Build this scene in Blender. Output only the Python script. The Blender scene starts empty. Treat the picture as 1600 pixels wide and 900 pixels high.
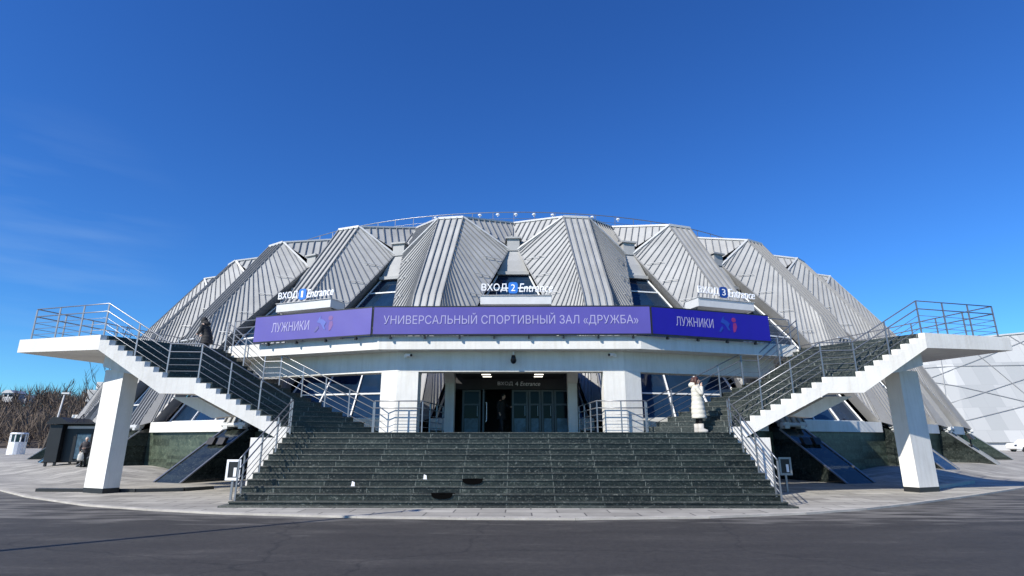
import bpy, bmesh, math, random
from mathutils import Vector, Matrix, geometry
random.seed(7)
R = math.radians
PI = math.pi
S = bpy.context.scene
C = S.collection

# ------------------------------------------------------------------ camera
cam_d = bpy.data.cameras.new('camera')
cam_d.lens = 19.8
cam_d.sensor_width = 36
cam_d.clip_start = 0.1
cam_d.clip_end = 5000
cam = bpy.data.objects.new('camera', cam_d)
cam.location = (0.336, 0, 1.6)
cam.rotation_euler = (R(90) + math.atan2(240, 880), 0, 0.0133)
C.objects.link(cam)
S.camera = cam

# ------------------------------------------------------------------ light
SUN_AZ, SUN_EL = R(47), R(36)          # the light travels towards (+sin az, +cos az)
L = Vector((math.sin(SUN_AZ) * math.cos(SUN_EL), math.cos(SUN_AZ) * math.cos(SUN_EL), -math.sin(SUN_EL)))
sun_d = bpy.data.lights.new('sun', 'SUN')
sun_d.energy = 5.0
sun_d.angle = R(0.5)
sun_d.color = (1.0, 0.94, 0.83)
sun = bpy.data.objects.new('sun', sun_d)
sun.rotation_euler = L.to_track_quat('-Z', 'Y').to_euler()
sun.location = (-60, -40, 60)
C.objects.link(sun)

W = bpy.data.worlds.new('World')
S.world = W
W.use_nodes = True
wn, wl = W.node_tree.nodes, W.node_tree.links
wn.clear()
sky = wn.new('ShaderNodeTexSky')
sky.sky_type = 'NISHITA'
sky.sun_disc = False
sky.sun_elevation = SUN_EL
sky.sun_rotation = math.atan2(-L.x, -L.y)
sky.air_density = 1.0
sky.dust_density = 0.0
sky.ozone_density = 3.0
hs = wn.new('ShaderNodeHueSaturation')
hs.inputs['Saturation'].default_value = 1.16
hs.inputs['Value'].default_value = 1.22
hs.inputs['Hue'].default_value = 0.518
# a few faint wisps of high cloud, low on the left
tc = wn.new('ShaderNodeTexCoord')
mp = wn.new('ShaderNodeMapping')
mp.inputs['Scale'].default_value = (2.2, 2.2, 16)
nz = wn.new('ShaderNodeTexNoise')
nz.inputs['Scale'].default_value = 1.6
nz.inputs['Detail'].default_value = 5
rp = wn.new('ShaderNodeValToRGB')
rp.color_ramp.elements[0].position = 0.42
rp.color_ramp.elements[0].color = (0, 0, 0, 1)
rp.color_ramp.elements[1].position = 0.85
rp.color_ramp.elements[1].color = (0.22, 0.22, 0.22, 1)
mx = wn.new('ShaderNodeMixRGB')
mx.inputs['Color2'].default_value = (4.0, 5.6, 7.4, 1)
bg = wn.new('ShaderNodeBackground')
bg.inputs['Strength'].default_value = 0.1
wo = wn.new('ShaderNodeOutputWorld')
wl.new(sky.outputs[0], hs.inputs['Color'])
wl.new(tc.outputs['Generated'], mp.inputs[0])
wl.new(mp.outputs[0], nz.inputs['Vector'])
wl.new(nz.outputs[0], rp.inputs[0])
ds = wn.new('ShaderNodeVectorMath'); ds.operation = 'DISTANCE'
ds.inputs[1].default_value = (-0.66, 0.72, 0.26)
wl.new(tc.outputs['Generated'], ds.inputs[0])
fm = wn.new('ShaderNodeMapRange')
fm.inputs['From Min'].default_value = 0.06; fm.inputs['From Max'].default_value = 0.2
fm.inputs['To Min'].default_value = 1; fm.inputs['To Max'].default_value = 0
wl.new(ds.outputs['Value'], fm.inputs[0])
fx = wn.new('ShaderNodeMath'); fx.operation = 'MULTIPLY'
wl.new(rp.outputs[0], fx.inputs[0]); wl.new(fm.outputs[0], fx.inputs[1])
wl.new(fx.outputs[0], mx.inputs['Fac'])
tint = wn.new('ShaderNodeMixRGB')          # the deep azure of a clean winter sky
tint.blend_type = 'MULTIPLY'
tint.inputs['Fac'].default_value = 1
tint.inputs['Color2'].default_value = (0.36, 0.80, 1.08, 1)
wl.new(hs.outputs[0], tint.inputs['Color1'])
wl.new(tint.outputs[0], mx.inputs['Color1'])
wl.new(mx.outputs[0], bg.inputs['Color'])
wl.new(bg.outputs[0], wo.inputs[0])

S.view_settings.view_transform = 'Standard'
S.view_settings.look = 'None'
S.view_settings.exposure = 0.32
S.view_settings.gamma = 1.0
S.view_settings.use_curve_mapping = False

# ------------------------------------------------------------------ materials
def new_mat(name):
    m = bpy.data.materials.new(name)
    m.use_nodes = True
    n = m.node_tree.nodes
    b = n['Principled BSDF']
    return m, n, m.node_tree.links, b

def mat(name, col, rough=0.6, metal=0.0, vary=0.12, scale=1.5, bump=0.0, bscale=40, spec=0.5, emit=0):
    """plain surface whose colour wanders a little at two sizes"""
    m, n, l, b = new_mat(name)
    b.inputs['Roughness'].default_value = rough
    b.inputs['Metallic'].default_value = metal
    b.inputs['Specular IOR Level'].default_value = spec
    t = n.new('ShaderNodeTexCoord')
    a = n.new('ShaderNodeTexNoise')
    a.inputs['Scale'].default_value = scale
    a.inputs['Detail'].default_value = 6
    a.inputs['Roughness'].default_value = 0.65
    r = n.new('ShaderNodeValToRGB')
    r.color_ramp.elements[0].position = 0.3
    r.color_ramp.elements[1].position = 0.7
    lo = [max(0, c * (1 - vary)) for c in col]
    hi = [min(1, c * (1 + vary)) for c in col]
    r.color_ramp.elements[0].color = (*lo, 1)
    r.color_ramp.elements[1].color = (*hi, 1)
    l.new(t.outputs['Object'], a.inputs['Vector'])
    l.new(a.outputs[0], r.inputs[0])
    l.new(r.outputs[0], b.inputs['Base Color'])
    if bump:
        a2 = n.new('ShaderNodeTexNoise')
        a2.inputs['Scale'].default_value = bscale
        a2.inputs['Detail'].default_value = 4
        bp = n.new('ShaderNodeBump')
        bp.inputs['Strength'].default_value = bump
        bp.inputs['Distance'].default_value = 0.02
        l.new(t.outputs['Object'], a2.inputs['Vector'])
        l.new(a2.outputs[0], bp.inputs['Height'])
        l.new(bp.outputs[0], b.inputs['Normal'])
    if emit:
        b.inputs['Emission Color'].default_value = (*col, 1)
        b.inputs['Emission Strength'].default_value = emit
    return m

def marble(name, dark, mid, vein, rough, scale=2.2, joint=None, blotch=0.0):
    m, n, l, b = new_mat(name)
    b.inputs['Roughness'].default_value = rough
    t = n.new('ShaderNodeTexCoord')
    a = n.new('ShaderNodeTexNoise')
    a.inputs['Scale'].default_value = scale
    a.inputs['Detail'].default_value = 9
    a.inputs['Roughness'].default_value = 0.75
    a.inputs['Distortion'].default_value = 1.2
    r = n.new('ShaderNodeValToRGB')
    e = r.color_ramp.elements
    e[0].position = 0.36; e[0].color = (*dark, 1)
    e[1].position = 0.60; e[1].color = (*mid, 1)
    k = e.new(0.74); k.color = (*vein, 1)
    l.new(t.outputs['Object'], a.inputs['Vector'])
    l.new(a.outputs[0], r.inputs[0])
    fk = n.new('ShaderNodeTexNoise')              # pale flecks and broken veins
    fk.inputs['Scale'].default_value = scale * 2.6
    fk.inputs['Detail'].default_value = 5
    fk.inputs['Roughness'].default_value = 0.8
    fk.inputs['Distortion'].default_value = 2.0
    l.new(t.outputs['Object'], fk.inputs['Vector'])
    vr = n.new('ShaderNodeValToRGB')
    vr.color_ramp.elements[0].position = 0.545; vr.color_ramp.elements[0].color = (0, 0, 0, 1)
    vr.color_ramp.elements[1].position = 0.66; vr.color_ramp.elements[1].color = (0.9, 0.9, 0.9, 1)
    l.new(fk.outputs[0], vr.inputs[0])
    sp = n.new('ShaderNodeVectorMath'); sp.operation = 'SNAP'
    sp.inputs[1].default_value = (1.22, 5.0, 0.15667)
    of = n.new('ShaderNodeVectorMath'); of.operation = 'ADD'; of.inputs[1].default_value = (0, 0, 0.01)
    l.new(t.outputs['Object'], of.inputs[0]); l.new(of.outputs[0], sp.inputs[0])
    wnz = n.new('ShaderNodeTexWhiteNoise')
    l.new(sp.outputs[0], wnz.inputs['Vector'])
    tone = n.new('ShaderNodeMapRange'); tone.inputs['To Min'].default_value = 0.6; tone.inputs['To Max'].default_value = 1.5
    l.new(wnz.outputs[0], tone.inputs[0])
    mt_ = n.new('ShaderNodeMixRGB'); mt_.blend_type = 'MULTIPLY'; mt_.inputs['Fac'].default_value = 1
    l.new(r.outputs[0], mt_.inputs['Color1']); l.new(tone.outputs[0], mt_.inputs['Color2'])
    mixv = n.new('ShaderNodeMixRGB')
    mixv.inputs['Color2'].default_value = (*vein, 1)
    l.new(vr.outputs[0], mixv.inputs['Fac'])
    l.new(mt_.outputs[0], mixv.inputs['Color1'])
    last = mixv
    if joint:
        sx = n.new('ShaderNodeSeparateXYZ')
        l.new(t.outputs['Object'], sx.inputs[0])
        ad = n.new('ShaderNodeMath'); ad.operation = 'PINGPONG'
        ad.inputs[1].default_value = joint / 2
        l.new(sx.outputs[0], ad.inputs[0])
        ls = n.new('ShaderNodeMath'); ls.operation = 'LESS_THAN'
        ls.inputs[1].default_value = 0.007
        l.new(ad.outputs[0], ls.inputs[0])
        mj = n.new('ShaderNodeMixRGB')
        mj.inputs['Color2'].default_value = (*[c * 1.1 for c in vein], 1)
        l.new(ls.outputs[0], mj.inputs['Fac'])
        l.new(last.outputs[0], mj.inputs['Color1'])
        last = mj
    l.new(last.outputs[0], b.inputs['Base Color'])
    rr = n.new('ShaderNodeMapRange')
    rr.inputs['To Min'].default_value = rough * 0.75
    rr.inputs['To Max'].default_value = min(1, rough * 1.4)
    l.new(a.outputs[0], rr.inputs[0])
    l.new(rr.outputs[0], b.inputs['Roughness'])
    return m

def slabs(name, c1, c2, mortar, w, h, rot=0.0, rough=0.8, msize=0.012):
    """stone paving: a running bond of slabs with stains"""
    m, n, l, b = new_mat(name)
    b.inputs['Roughness'].default_value = rough
    t = n.new('ShaderNodeTexCoord')
    mpp = n.new('ShaderNodeMapping')
    mpp.inputs['Rotation'].default_value = (0, 0, rot)
    br = n.new('ShaderNodeTexBrick')
    br.inputs['Color1'].default_value = (*c1, 1)
    br.inputs['Color2'].default_value = (*c2, 1)
    br.inputs['Mortar'].default_value = (*mortar, 1)
    br.inputs['Scale'].default_value = 1
    br.inputs['Brick Width'].default_value = w
    br.inputs['Row Height'].default_value = h
    br.inputs['Mortar Size'].default_value = msize
    br.inputs['Mortar Smooth'].default_value = 0.3
    l.new(t.outputs['Object'], mpp.inputs[0])
    l.new(mpp.outputs[0], br.inputs['Vector'])
    a = n.new('ShaderNodeTexNoise')
    a.inputs['Scale'].default_value = 0.5
    a.inputs['Detail'].default_value = 8
    a.inputs['Roughness'].default_value = 0.7
    l.new(t.outputs['Object'], a.inputs['Vector'])
    r = n.new('ShaderNodeValToRGB')
    r.color_ramp.elements[0].position = 0.3; r.color_ramp.elements[0].color = (0.62, 0.62, 0.62, 1)
    r.color_ramp.elements[1].position = 0.72; r.color_ramp.elements[1].color = (1.2, 1.2, 1.2, 1)
    l.new(a.outputs[0], r.inputs[0])
    mu = n.new('ShaderNodeMixRGB'); mu.blend_type = 'MULTIPLY'; mu.inputs['Fac'].default_value = 1
    l.new(br.outputs[0], mu.inputs['Color1'])
    l.new(r.outputs[0], mu.inputs['Color2'])
    l.new(mu.outputs[0], b.inputs['Base Color'])
    bp = n.new('ShaderNodeBump'); bp.inputs['Strength'].default_value = 0.4; bp.inputs['Distance'].default_value = 0.01
    l.new(br.outputs['Fac'], bp.inputs['Height']); bp.invert = True
    l.new(bp.outputs[0], b.inputs['Normal'])
    return m

def asphalt_mat():
    m, n, l, b = new_mat('asphalt')
    b.inputs['Roughness'].default_value = 0.75
    t = n.new('ShaderNodeTexCoord')
    mpp = n.new('ShaderNodeMapping'); mpp.inputs['Scale'].default_value = (0.35, 1.1, 1)
    big = n.new('ShaderNodeTexNoise'); big.inputs['Scale'].default_value = 1.0; big.inputs['Detail'].default_value = 7; big.inputs['Roughness'].default_value = 0.6
    l.new(t.outputs['Object'], mpp.inputs[0]); l.new(mpp.outputs[0], big.inputs['Vector'])
    r = n.new('ShaderNodeValToRGB')
    e = r.color_ramp.elements
    e[0].position = 0.32; e[0].color = (0.029, 0.0262, 0.0226, 1)
    e[1].position = 0.58; e[1].color = (0.043, 0.0395, 0.0347, 1)
    k = e.new(0.70); k.color = (0.074, 0.068, 0.060, 1)
    l.new(big.outputs[0], r.inputs[0])
    fine = n.new('ShaderNodeTexNoise'); fine.inputs['Scale'].default_value = 45; fine.inputs['Detail'].default_value = 6; fine.inputs['Roughness'].default_value = 0.8
    l.new(t.outputs['Object'], fine.inputs['Vector'])
    fr = n.new('ShaderNodeMapRange'); fr.inputs['From Min'].default_value = 0.3; fr.inputs['From Max'].default_value = 0.7
    fr.inputs['To Min'].default_value = 0.6; fr.inputs['To Max'].default_value = 1.45
    l.new(fine.outputs[0], fr.inputs[0])
    mu = n.new('ShaderNodeMixRGB'); mu.blend_type = 'MULTIPLY'; mu.inputs['Fac'].default_value = 1
    l.new(r.outputs[0], mu.inputs['Color1']); l.new(fr.outputs[0], mu.inputs['Color2'])
    # pale dried dust along the kerb
    sx = n.new('ShaderNodeSeparateXYZ'); l.new(t.outputs['Object'], sx.inputs[0])
    du = n.new('ShaderNodeTexNoise'); du.inputs['Scale'].default_value = 1.3; du.inputs['Detail'].default_value = 8
    mp2 = n.new('ShaderNodeMapping'); mp2.inputs['Scale'].default_value = (0.5, 2.2, 1)
    l.new(t.outputs['Object'], mp2.inputs[0]); l.new(mp2.outputs[0], du.inputs['Vector'])
    dy = n.new('ShaderNodeMapRange'); dy.inputs['From Min'].default_value = 11.4; dy.inputs['From Max'].default_value = 13.2
    dy.inputs['To Min'].default_value = -0.12; dy.inputs['To Max'].default_value = 0.16
    l.new(sx.outputs[1], dy.inputs[0])
    sm = n.new('ShaderNodeMath'); sm.operation = 'ADD'
    l.new(dy.outputs[0], sm.inputs[0]); l.new(du.outputs[0], sm.inputs[1])
    dr = n.new('ShaderNodeMapRange'); dr.inputs['From Min'].default_value = 0.55; dr.inputs['From Max'].default_value = 0.8
    dr.inputs['To Max'].default_value = 0.8
    l.new(sm.outputs[0], dr.inputs[0])
    # thin cracks
    ck = n.new('ShaderNodeTexVoronoi'); ck.feature = 'DISTANCE_TO_EDGE'; ck.inputs['Scale'].default_value = 0.28
    cw = n.new('ShaderNodeMixRGB'); cw.inputs['Fac'].default_value = 0.35
    cn = n.new('ShaderNodeTexNoise'); cn.inputs['Scale'].default_value = 1.6; cn.inputs['Detail'].default_value = 6
    l.new(t.outputs['Object'], cn.inputs['Vector']); l.new(t.outputs['Object'], cw.inputs['Color1']); l.new(cn.outputs['Color'], cw.inputs['Color2'])
    l.new(cw.outputs[0], ck.inputs['Vector'])
    cr = n.new('ShaderNodeValToRGB')
    cr.color_ramp.elements[0].position = 0.0; cr.color_ramp.elements[0].color = (0.55, 0.55, 0.55, 1)
    cr.color_ramp.elements[1].position = 0.006; cr.color_ramp.elements[1].color = (1, 1, 1, 1)
    l.new(ck.outputs['Distance'], cr.inputs[0])
    mc = n.new('ShaderNodeMixRGB'); mc.blend_type = 'MULTIPLY'; mc.inputs['Fac'].default_value = 1
    l.new(mu.outputs[0], mc.inputs['Color1']); l.new(cr.outputs[0], mc.inputs['Color2'])
    mu = mc
    gr = n.new('ShaderNodeTexNoise'); gr.inputs['Scale'].default_value = 9; gr.inputs['Detail'].default_value = 8; gr.inputs['Roughness'].default_value = 0.85
    l.new(t.outputs['Object'], gr.inputs['Vector'])
    gm = n.new('ShaderNodeMapRange'); gm.inputs['From Min'].default_value = 0.35; gm.inputs['From Max'].default_value = 0.65
    gm.inputs['To Min'].default_value = 0.62; gm.inputs['To Max'].default_value = 1.4
    l.new(gr.outputs[0], gm.inputs[0])
    mg = n.new('ShaderNodeMixRGB'); mg.blend_type = 'MULTIPLY'; mg.inputs['Fac'].default_value = 1
    l.new(mu.outputs[0], mg.inputs['Color1']); l.new(gm.outputs[0], mg.inputs['Color2'])
    # worn pale streaks along the direction of travel
    mp3 = n.new('ShaderNodeMapping'); mp3.inputs['Scale'].default_value = (0.45, 2.6, 1); mp3.inputs['Location'].default_value = (3, 7, 0)
    sn = n.new('ShaderNodeTexNoise'); sn.inputs['Scale'].default_value = 0.9; sn.inputs['Detail'].default_value = 8; sn.inputs['Roughness'].default_value = 0.7
    l.new(t.outputs['Object'], mp3.inputs[0]); l.new(mp3.outputs[0], sn.inputs['Vector'])
    sr = n.new('ShaderNodeMapRange'); sr.inputs['From Min'].default_value = 0.60; sr.inputs['From Max'].default_value = 0.76; sr.inputs['To Max'].default_value = 0.55
    l.new(sn.outputs[0], sr.inputs[0])
    ms = n.new('ShaderNodeMixRGB'); ms.inputs['Color2'].default_value = (0.125, 0.118, 0.108, 1)
    l.new(sr.outputs[0], ms.inputs['Fac']); l.new(mg.outputs[0], ms.inputs['Color1'])
    mu = ms
    md = n.new('ShaderNodeMixRGB'); md.inputs['Color2'].default_value = (0.2, 0.19, 0.17, 1)
    l.new(dr.outputs[0], md.inputs['Fac']); l.new(mu.outputs[0], md.inputs['Color1'])
    l.new(md.outputs[0], b.inputs['Base Color'])
    bp = n.new('ShaderNodeBump'); bp.inputs['Strength'].default_value = 0.5; bp.inputs['Distance'].default_value = 0.01
    l.new(fine.outputs[0], bp.inputs['Height']); l.new(bp.outputs[0], b.inputs['Normal'])
    return m

def panel_mat():
    m, n, l, b = new_mat('pale_facade_panels')
    b.inputs['Roughness'].default_value = 0.5
    t = n.new('ShaderNodeTexCoord')
    sx = n.new('ShaderNodeSeparateXYZ'); l.new(t.outputs['Object'], sx.inputs[0])
    sk = n.new('ShaderNodeMath'); sk.operation = 'MULTIPLY_ADD'; sk.inputs[1].default_value = 0.22
    l.new(sx.outputs[2], sk.inputs[0]); l.new(sx.outputs[0], sk.inputs[2])
    cb = n.new('ShaderNodeCombineXYZ')
    l.new(sk.outputs[0], cb.inputs[0]); l.new(sx.outputs[2], cb.inputs[1])
    br = n.new('ShaderNodeTexBrick')
    br.inputs['Color1'].default_value = (0.36, 0.375, 0.385, 1); br.inputs['Color2'].default_value = (0.50, 0.51, 0.515, 1)
    br.inputs['Mortar'].default_value = (0.33, 0.34, 0.35, 1)
    br.inputs['Scale'].default_value = 1; br.inputs['Brick Width'].default_value = 1.9; br.inputs['Row Height'].default_value = 3.1
    br.inputs['Mortar Size'].default_value = 0.02; br.offset = 0.35
    l.new(cb.outputs[0], br.inputs['Vector']); l.new(br.outputs[0], b.inputs['Base Color'])
    return m

M = {}
def concrete_mat():
    m = mat('white_painted_concrete', (0.72, 0.71, 0.675), 0.7, vary=0.07, scale=1.1, bump=0.25, bscale=14)
    n, l = m.node_tree.nodes, m.node_tree.links
    b = n['Principled BSDF']
    src = b.inputs['Base Color'].links[0].from_socket
    t = n.new('ShaderNodeTexCoord')
    mpp = n.new('ShaderNodeMapping'); mpp.inputs['Scale'].default_value = (3.2, 3.2, 0.28)   # rain runs
    st = n.new('ShaderNodeTexNoise'); st.inputs['Scale'].default_value = 2.0; st.inputs['Detail'].default_value = 6; st.inputs['Roughness'].default_value = 0.7
    r = n.new('ShaderNodeValToRGB')
    r.color_ramp.elements[0].position = 0.34; r.color_ramp.elements[0].color = (0.90, 0.89, 0.87, 1)
    r.color_ramp.elements[1].position = 0.55; r.color_ramp.elements[1].color = (1, 1, 1, 1)
    mu = n.new('ShaderNodeMixRGB'); mu.blend_type = 'MULTIPLY'; mu.inputs['Fac'].default_value = 1
    l.new(t.outputs['Object'], mpp.inputs[0]); l.new(mpp.outputs[0], st.inputs['Vector']); l.new(st.outputs[0], r.inputs[0])
    l.new(src, mu.inputs['Color1']); l.new(r.outputs[0], mu.inputs['Color2']); l.new(mu.outputs[0], b.inputs['Base Color'])
    return m
M['white'] = concrete_mat()
M['metal'] = mat('grey_roof_metal', (0.36, 0.365, 0.365), 0.72, 0.0, vary=0.16, scale=0.7)
M['seam'] = mat('grey_seam_metal', (0.23, 0.235, 0.24), 0.55, 0.1, vary=0.08, scale=2)  # darker than the sheets: dark joints plus seam shadows put into the colour
M['flash'] = mat('pale_flashing_metal', (0.54, 0.55, 0.55), 0.5, 0.1, vary=0.06, scale=1)
M['edge'] = mat('grey_edge_metal', (0.27, 0.275, 0.28), 0.5, 0.1, vary=0.1, scale=1)  # darkened so the flanges carry their shade in the colour
M['glass'] = mat('blue_window_glass', (0.010, 0.026, 0.055), 0.07, 0.0, vary=0.5, scale=0.35, spec=0.6)
M['frame'] = mat('white_window_frame', (0.75, 0.77, 0.78), 0.4, vary=0.05)
M['marble'] = marble('dark_green_marble', (0.006, 0.008, 0.007), (0.018, 0.024, 0.020), (0.15, 0.165, 0.15), 0.34, 3.4, joint=1.22)
M['tread'] = marble('dark_green_marble_tread', (0.019, 0.024, 0.021), (0.044, 0.051, 0.046), (0.18, 0.19, 0.17), 0.45, 2.6)  # lighter than the riser marble, holding the sunlit nosing glints
M['granite'] = marble('black_green_granite', (0.010, 0.013, 0.013), (0.026, 0.033, 0.030), (0.085, 0.095, 0.085), 0.10, 2.4)
M['greenwall'] = marble('mottled_green_stone', (0.022, 0.032, 0.024), (0.065, 0.085, 0.06), (0.16, 0.18, 0.13), 0.35, 2.6)
M['steel'] = mat('brushed_steel', (0.27, 0.28, 0.30), 0.38, 0.7, vary=0.1, scale=6)
M['banner'] = mat('violet_banner_cloth', (0.082, 0.07, 0.33), 0.55, vary=0.06, scale=0.7)
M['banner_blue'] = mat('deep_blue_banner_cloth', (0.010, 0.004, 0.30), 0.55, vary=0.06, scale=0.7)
M['lavender'] = mat('lavender_print', (0.36, 0.345, 0.58), 0.5, vary=0.05)
M['signwhite'] = mat('white_letter_acrylic', (0.85, 0.86, 0.88), 0.35, vary=0.03)
M['signblue'] = mat('blue_number_plate', (0.03, 0.16, 0.55), 0.35, vary=0.05)
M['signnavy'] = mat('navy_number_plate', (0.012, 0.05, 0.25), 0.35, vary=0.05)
M['emb_blue'] = mat('emblem_blue_print', (0.085, 0.12, 0.42), 0.5, vary=0.1)
M['emb_grey'] = mat('emblem_grey_print', (0.10, 0.095, 0.28), 0.5, vary=0.1)
M['emb_red'] = mat('emblem_red_print', (0.17, 0.08, 0.26), 0.5, vary=0.1)
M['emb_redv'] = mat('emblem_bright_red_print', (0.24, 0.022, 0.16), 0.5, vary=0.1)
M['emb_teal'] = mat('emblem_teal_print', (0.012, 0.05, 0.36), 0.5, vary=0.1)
M['black'] = mat('black_painted_metal', (0.02, 0.02, 0.022), 0.4, 0.2, vary=0.15, scale=3)
M['charcoal'] = mat('charcoal_cladding', (0.014, 0.016, 0.018), 0.45, 0.1, vary=0.2, scale=2)
M['darkroom'] = mat('dark_lobby_wall', (0.03, 0.03, 0.034), 0.7, vary=0.2)
M['darkglass'] = mat('dark_door_glass', (0.004, 0.006, 0.010), 0.12, vary=0.2, scale=1, spec=0.12)
M['film'] = mat('blue_patterned_film', (0.055, 0.10, 0.14), 0.35, vary=0.6, scale=4)
M['doorframe'] = mat('dark_grey_door_frame', (0.06, 0.065, 0.07), 0.4, 0.3, vary=0.1)
M['kraft'] = mat('pale_cladding', (0.52, 0.53, 0.54), 0.6, vary=0.08, scale=2)
M['lamp'] = mat('lit_lamp_diffuser', (1.0, 0.93, 0.82), 0.4, vary=0.0, emit=2.2)
M['asphalt'] = asphalt_mat()
M['paving'] = slabs('grey_stone_paving', (0.31, 0.295, 0.262), (0.46, 0.44, 0.39), (0.13, 0.125, 0.115), 1.2, 0.6, 0.0, msize=0.02)
M['kerb'] = mat('pale_kerb_stone', (0.42, 0.40, 0.36), 0.8, vary=0.2, scale=2, bump=0.3)
M['panel'] = panel_mat()
M['cable'] = mat('pale_steel_cable', (0.30, 0.31, 0.32), 0.5, 0.0)
M['bark'] = mat('grey_bark', (0.075, 0.062, 0.052), 0.9, vary=0.3, scale=5, bump=0.5)
M['twig'] = mat('brown_twigs', (0.125, 0.095, 0.072), 0.9, vary=0.55, scale=0.05)
M['hill'] = mat('leafless_hillside', (0.055, 0.042, 0.032), 0.95, vary=0.45, scale=0.09)
M['skin'] = mat('skin', (0.55, 0.36, 0.27), 0.5, vary=0.05, scale=8)
M['coatwhite'] = mat('white_quilted_cloth', (0.60, 0.575, 0.50), 0.75, vary=0.06, scale=4, bump=0.5, bscale=9)
M['coatblack'] = mat('black_cloth', (0.014, 0.014, 0.016), 0.8, vary=0.3, scale=5, bump=0.4, bscale=12)
M['coatgrey'] = mat('dark_grey_cloth', (0.035, 0.032, 0.036), 0.8, vary=0.3, scale=5, bump=0.4, bscale=12)
M['skirt'] = mat('pale_grey_cloth', (0.55, 0.54, 0.50), 0.8, vary=0.12, scale=5)
M['hair'] = mat('brown_hair', (0.07, 0.028, 0.022), 0.6, vary=0.3, scale=20)
M['hairgrey'] = mat('pale_cap', (0.5, 0.45, 0.4), 0.7, vary=0.1)
M['boots'] = mat('pale_grey_boots', (0.46, 0.44, 0.41), 0.6, vary=0.1)
M['wet'] = mat('black_wet_stain', (0.002, 0.002, 0.002), 0.9, vary=0.1, spec=0.05)
M['carwhite'] = mat('white_car_paint', (0.8, 0.81, 0.82), 0.25, vary=0.02)
M['rubber'] = mat('black_rubber', (0.015, 0.015, 0.015), 0.8, vary=0.1)
M['redlamp'] = mat('red_lamp_lens', (0.4, 0.02, 0.02), 0.3, vary=0.05)

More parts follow.
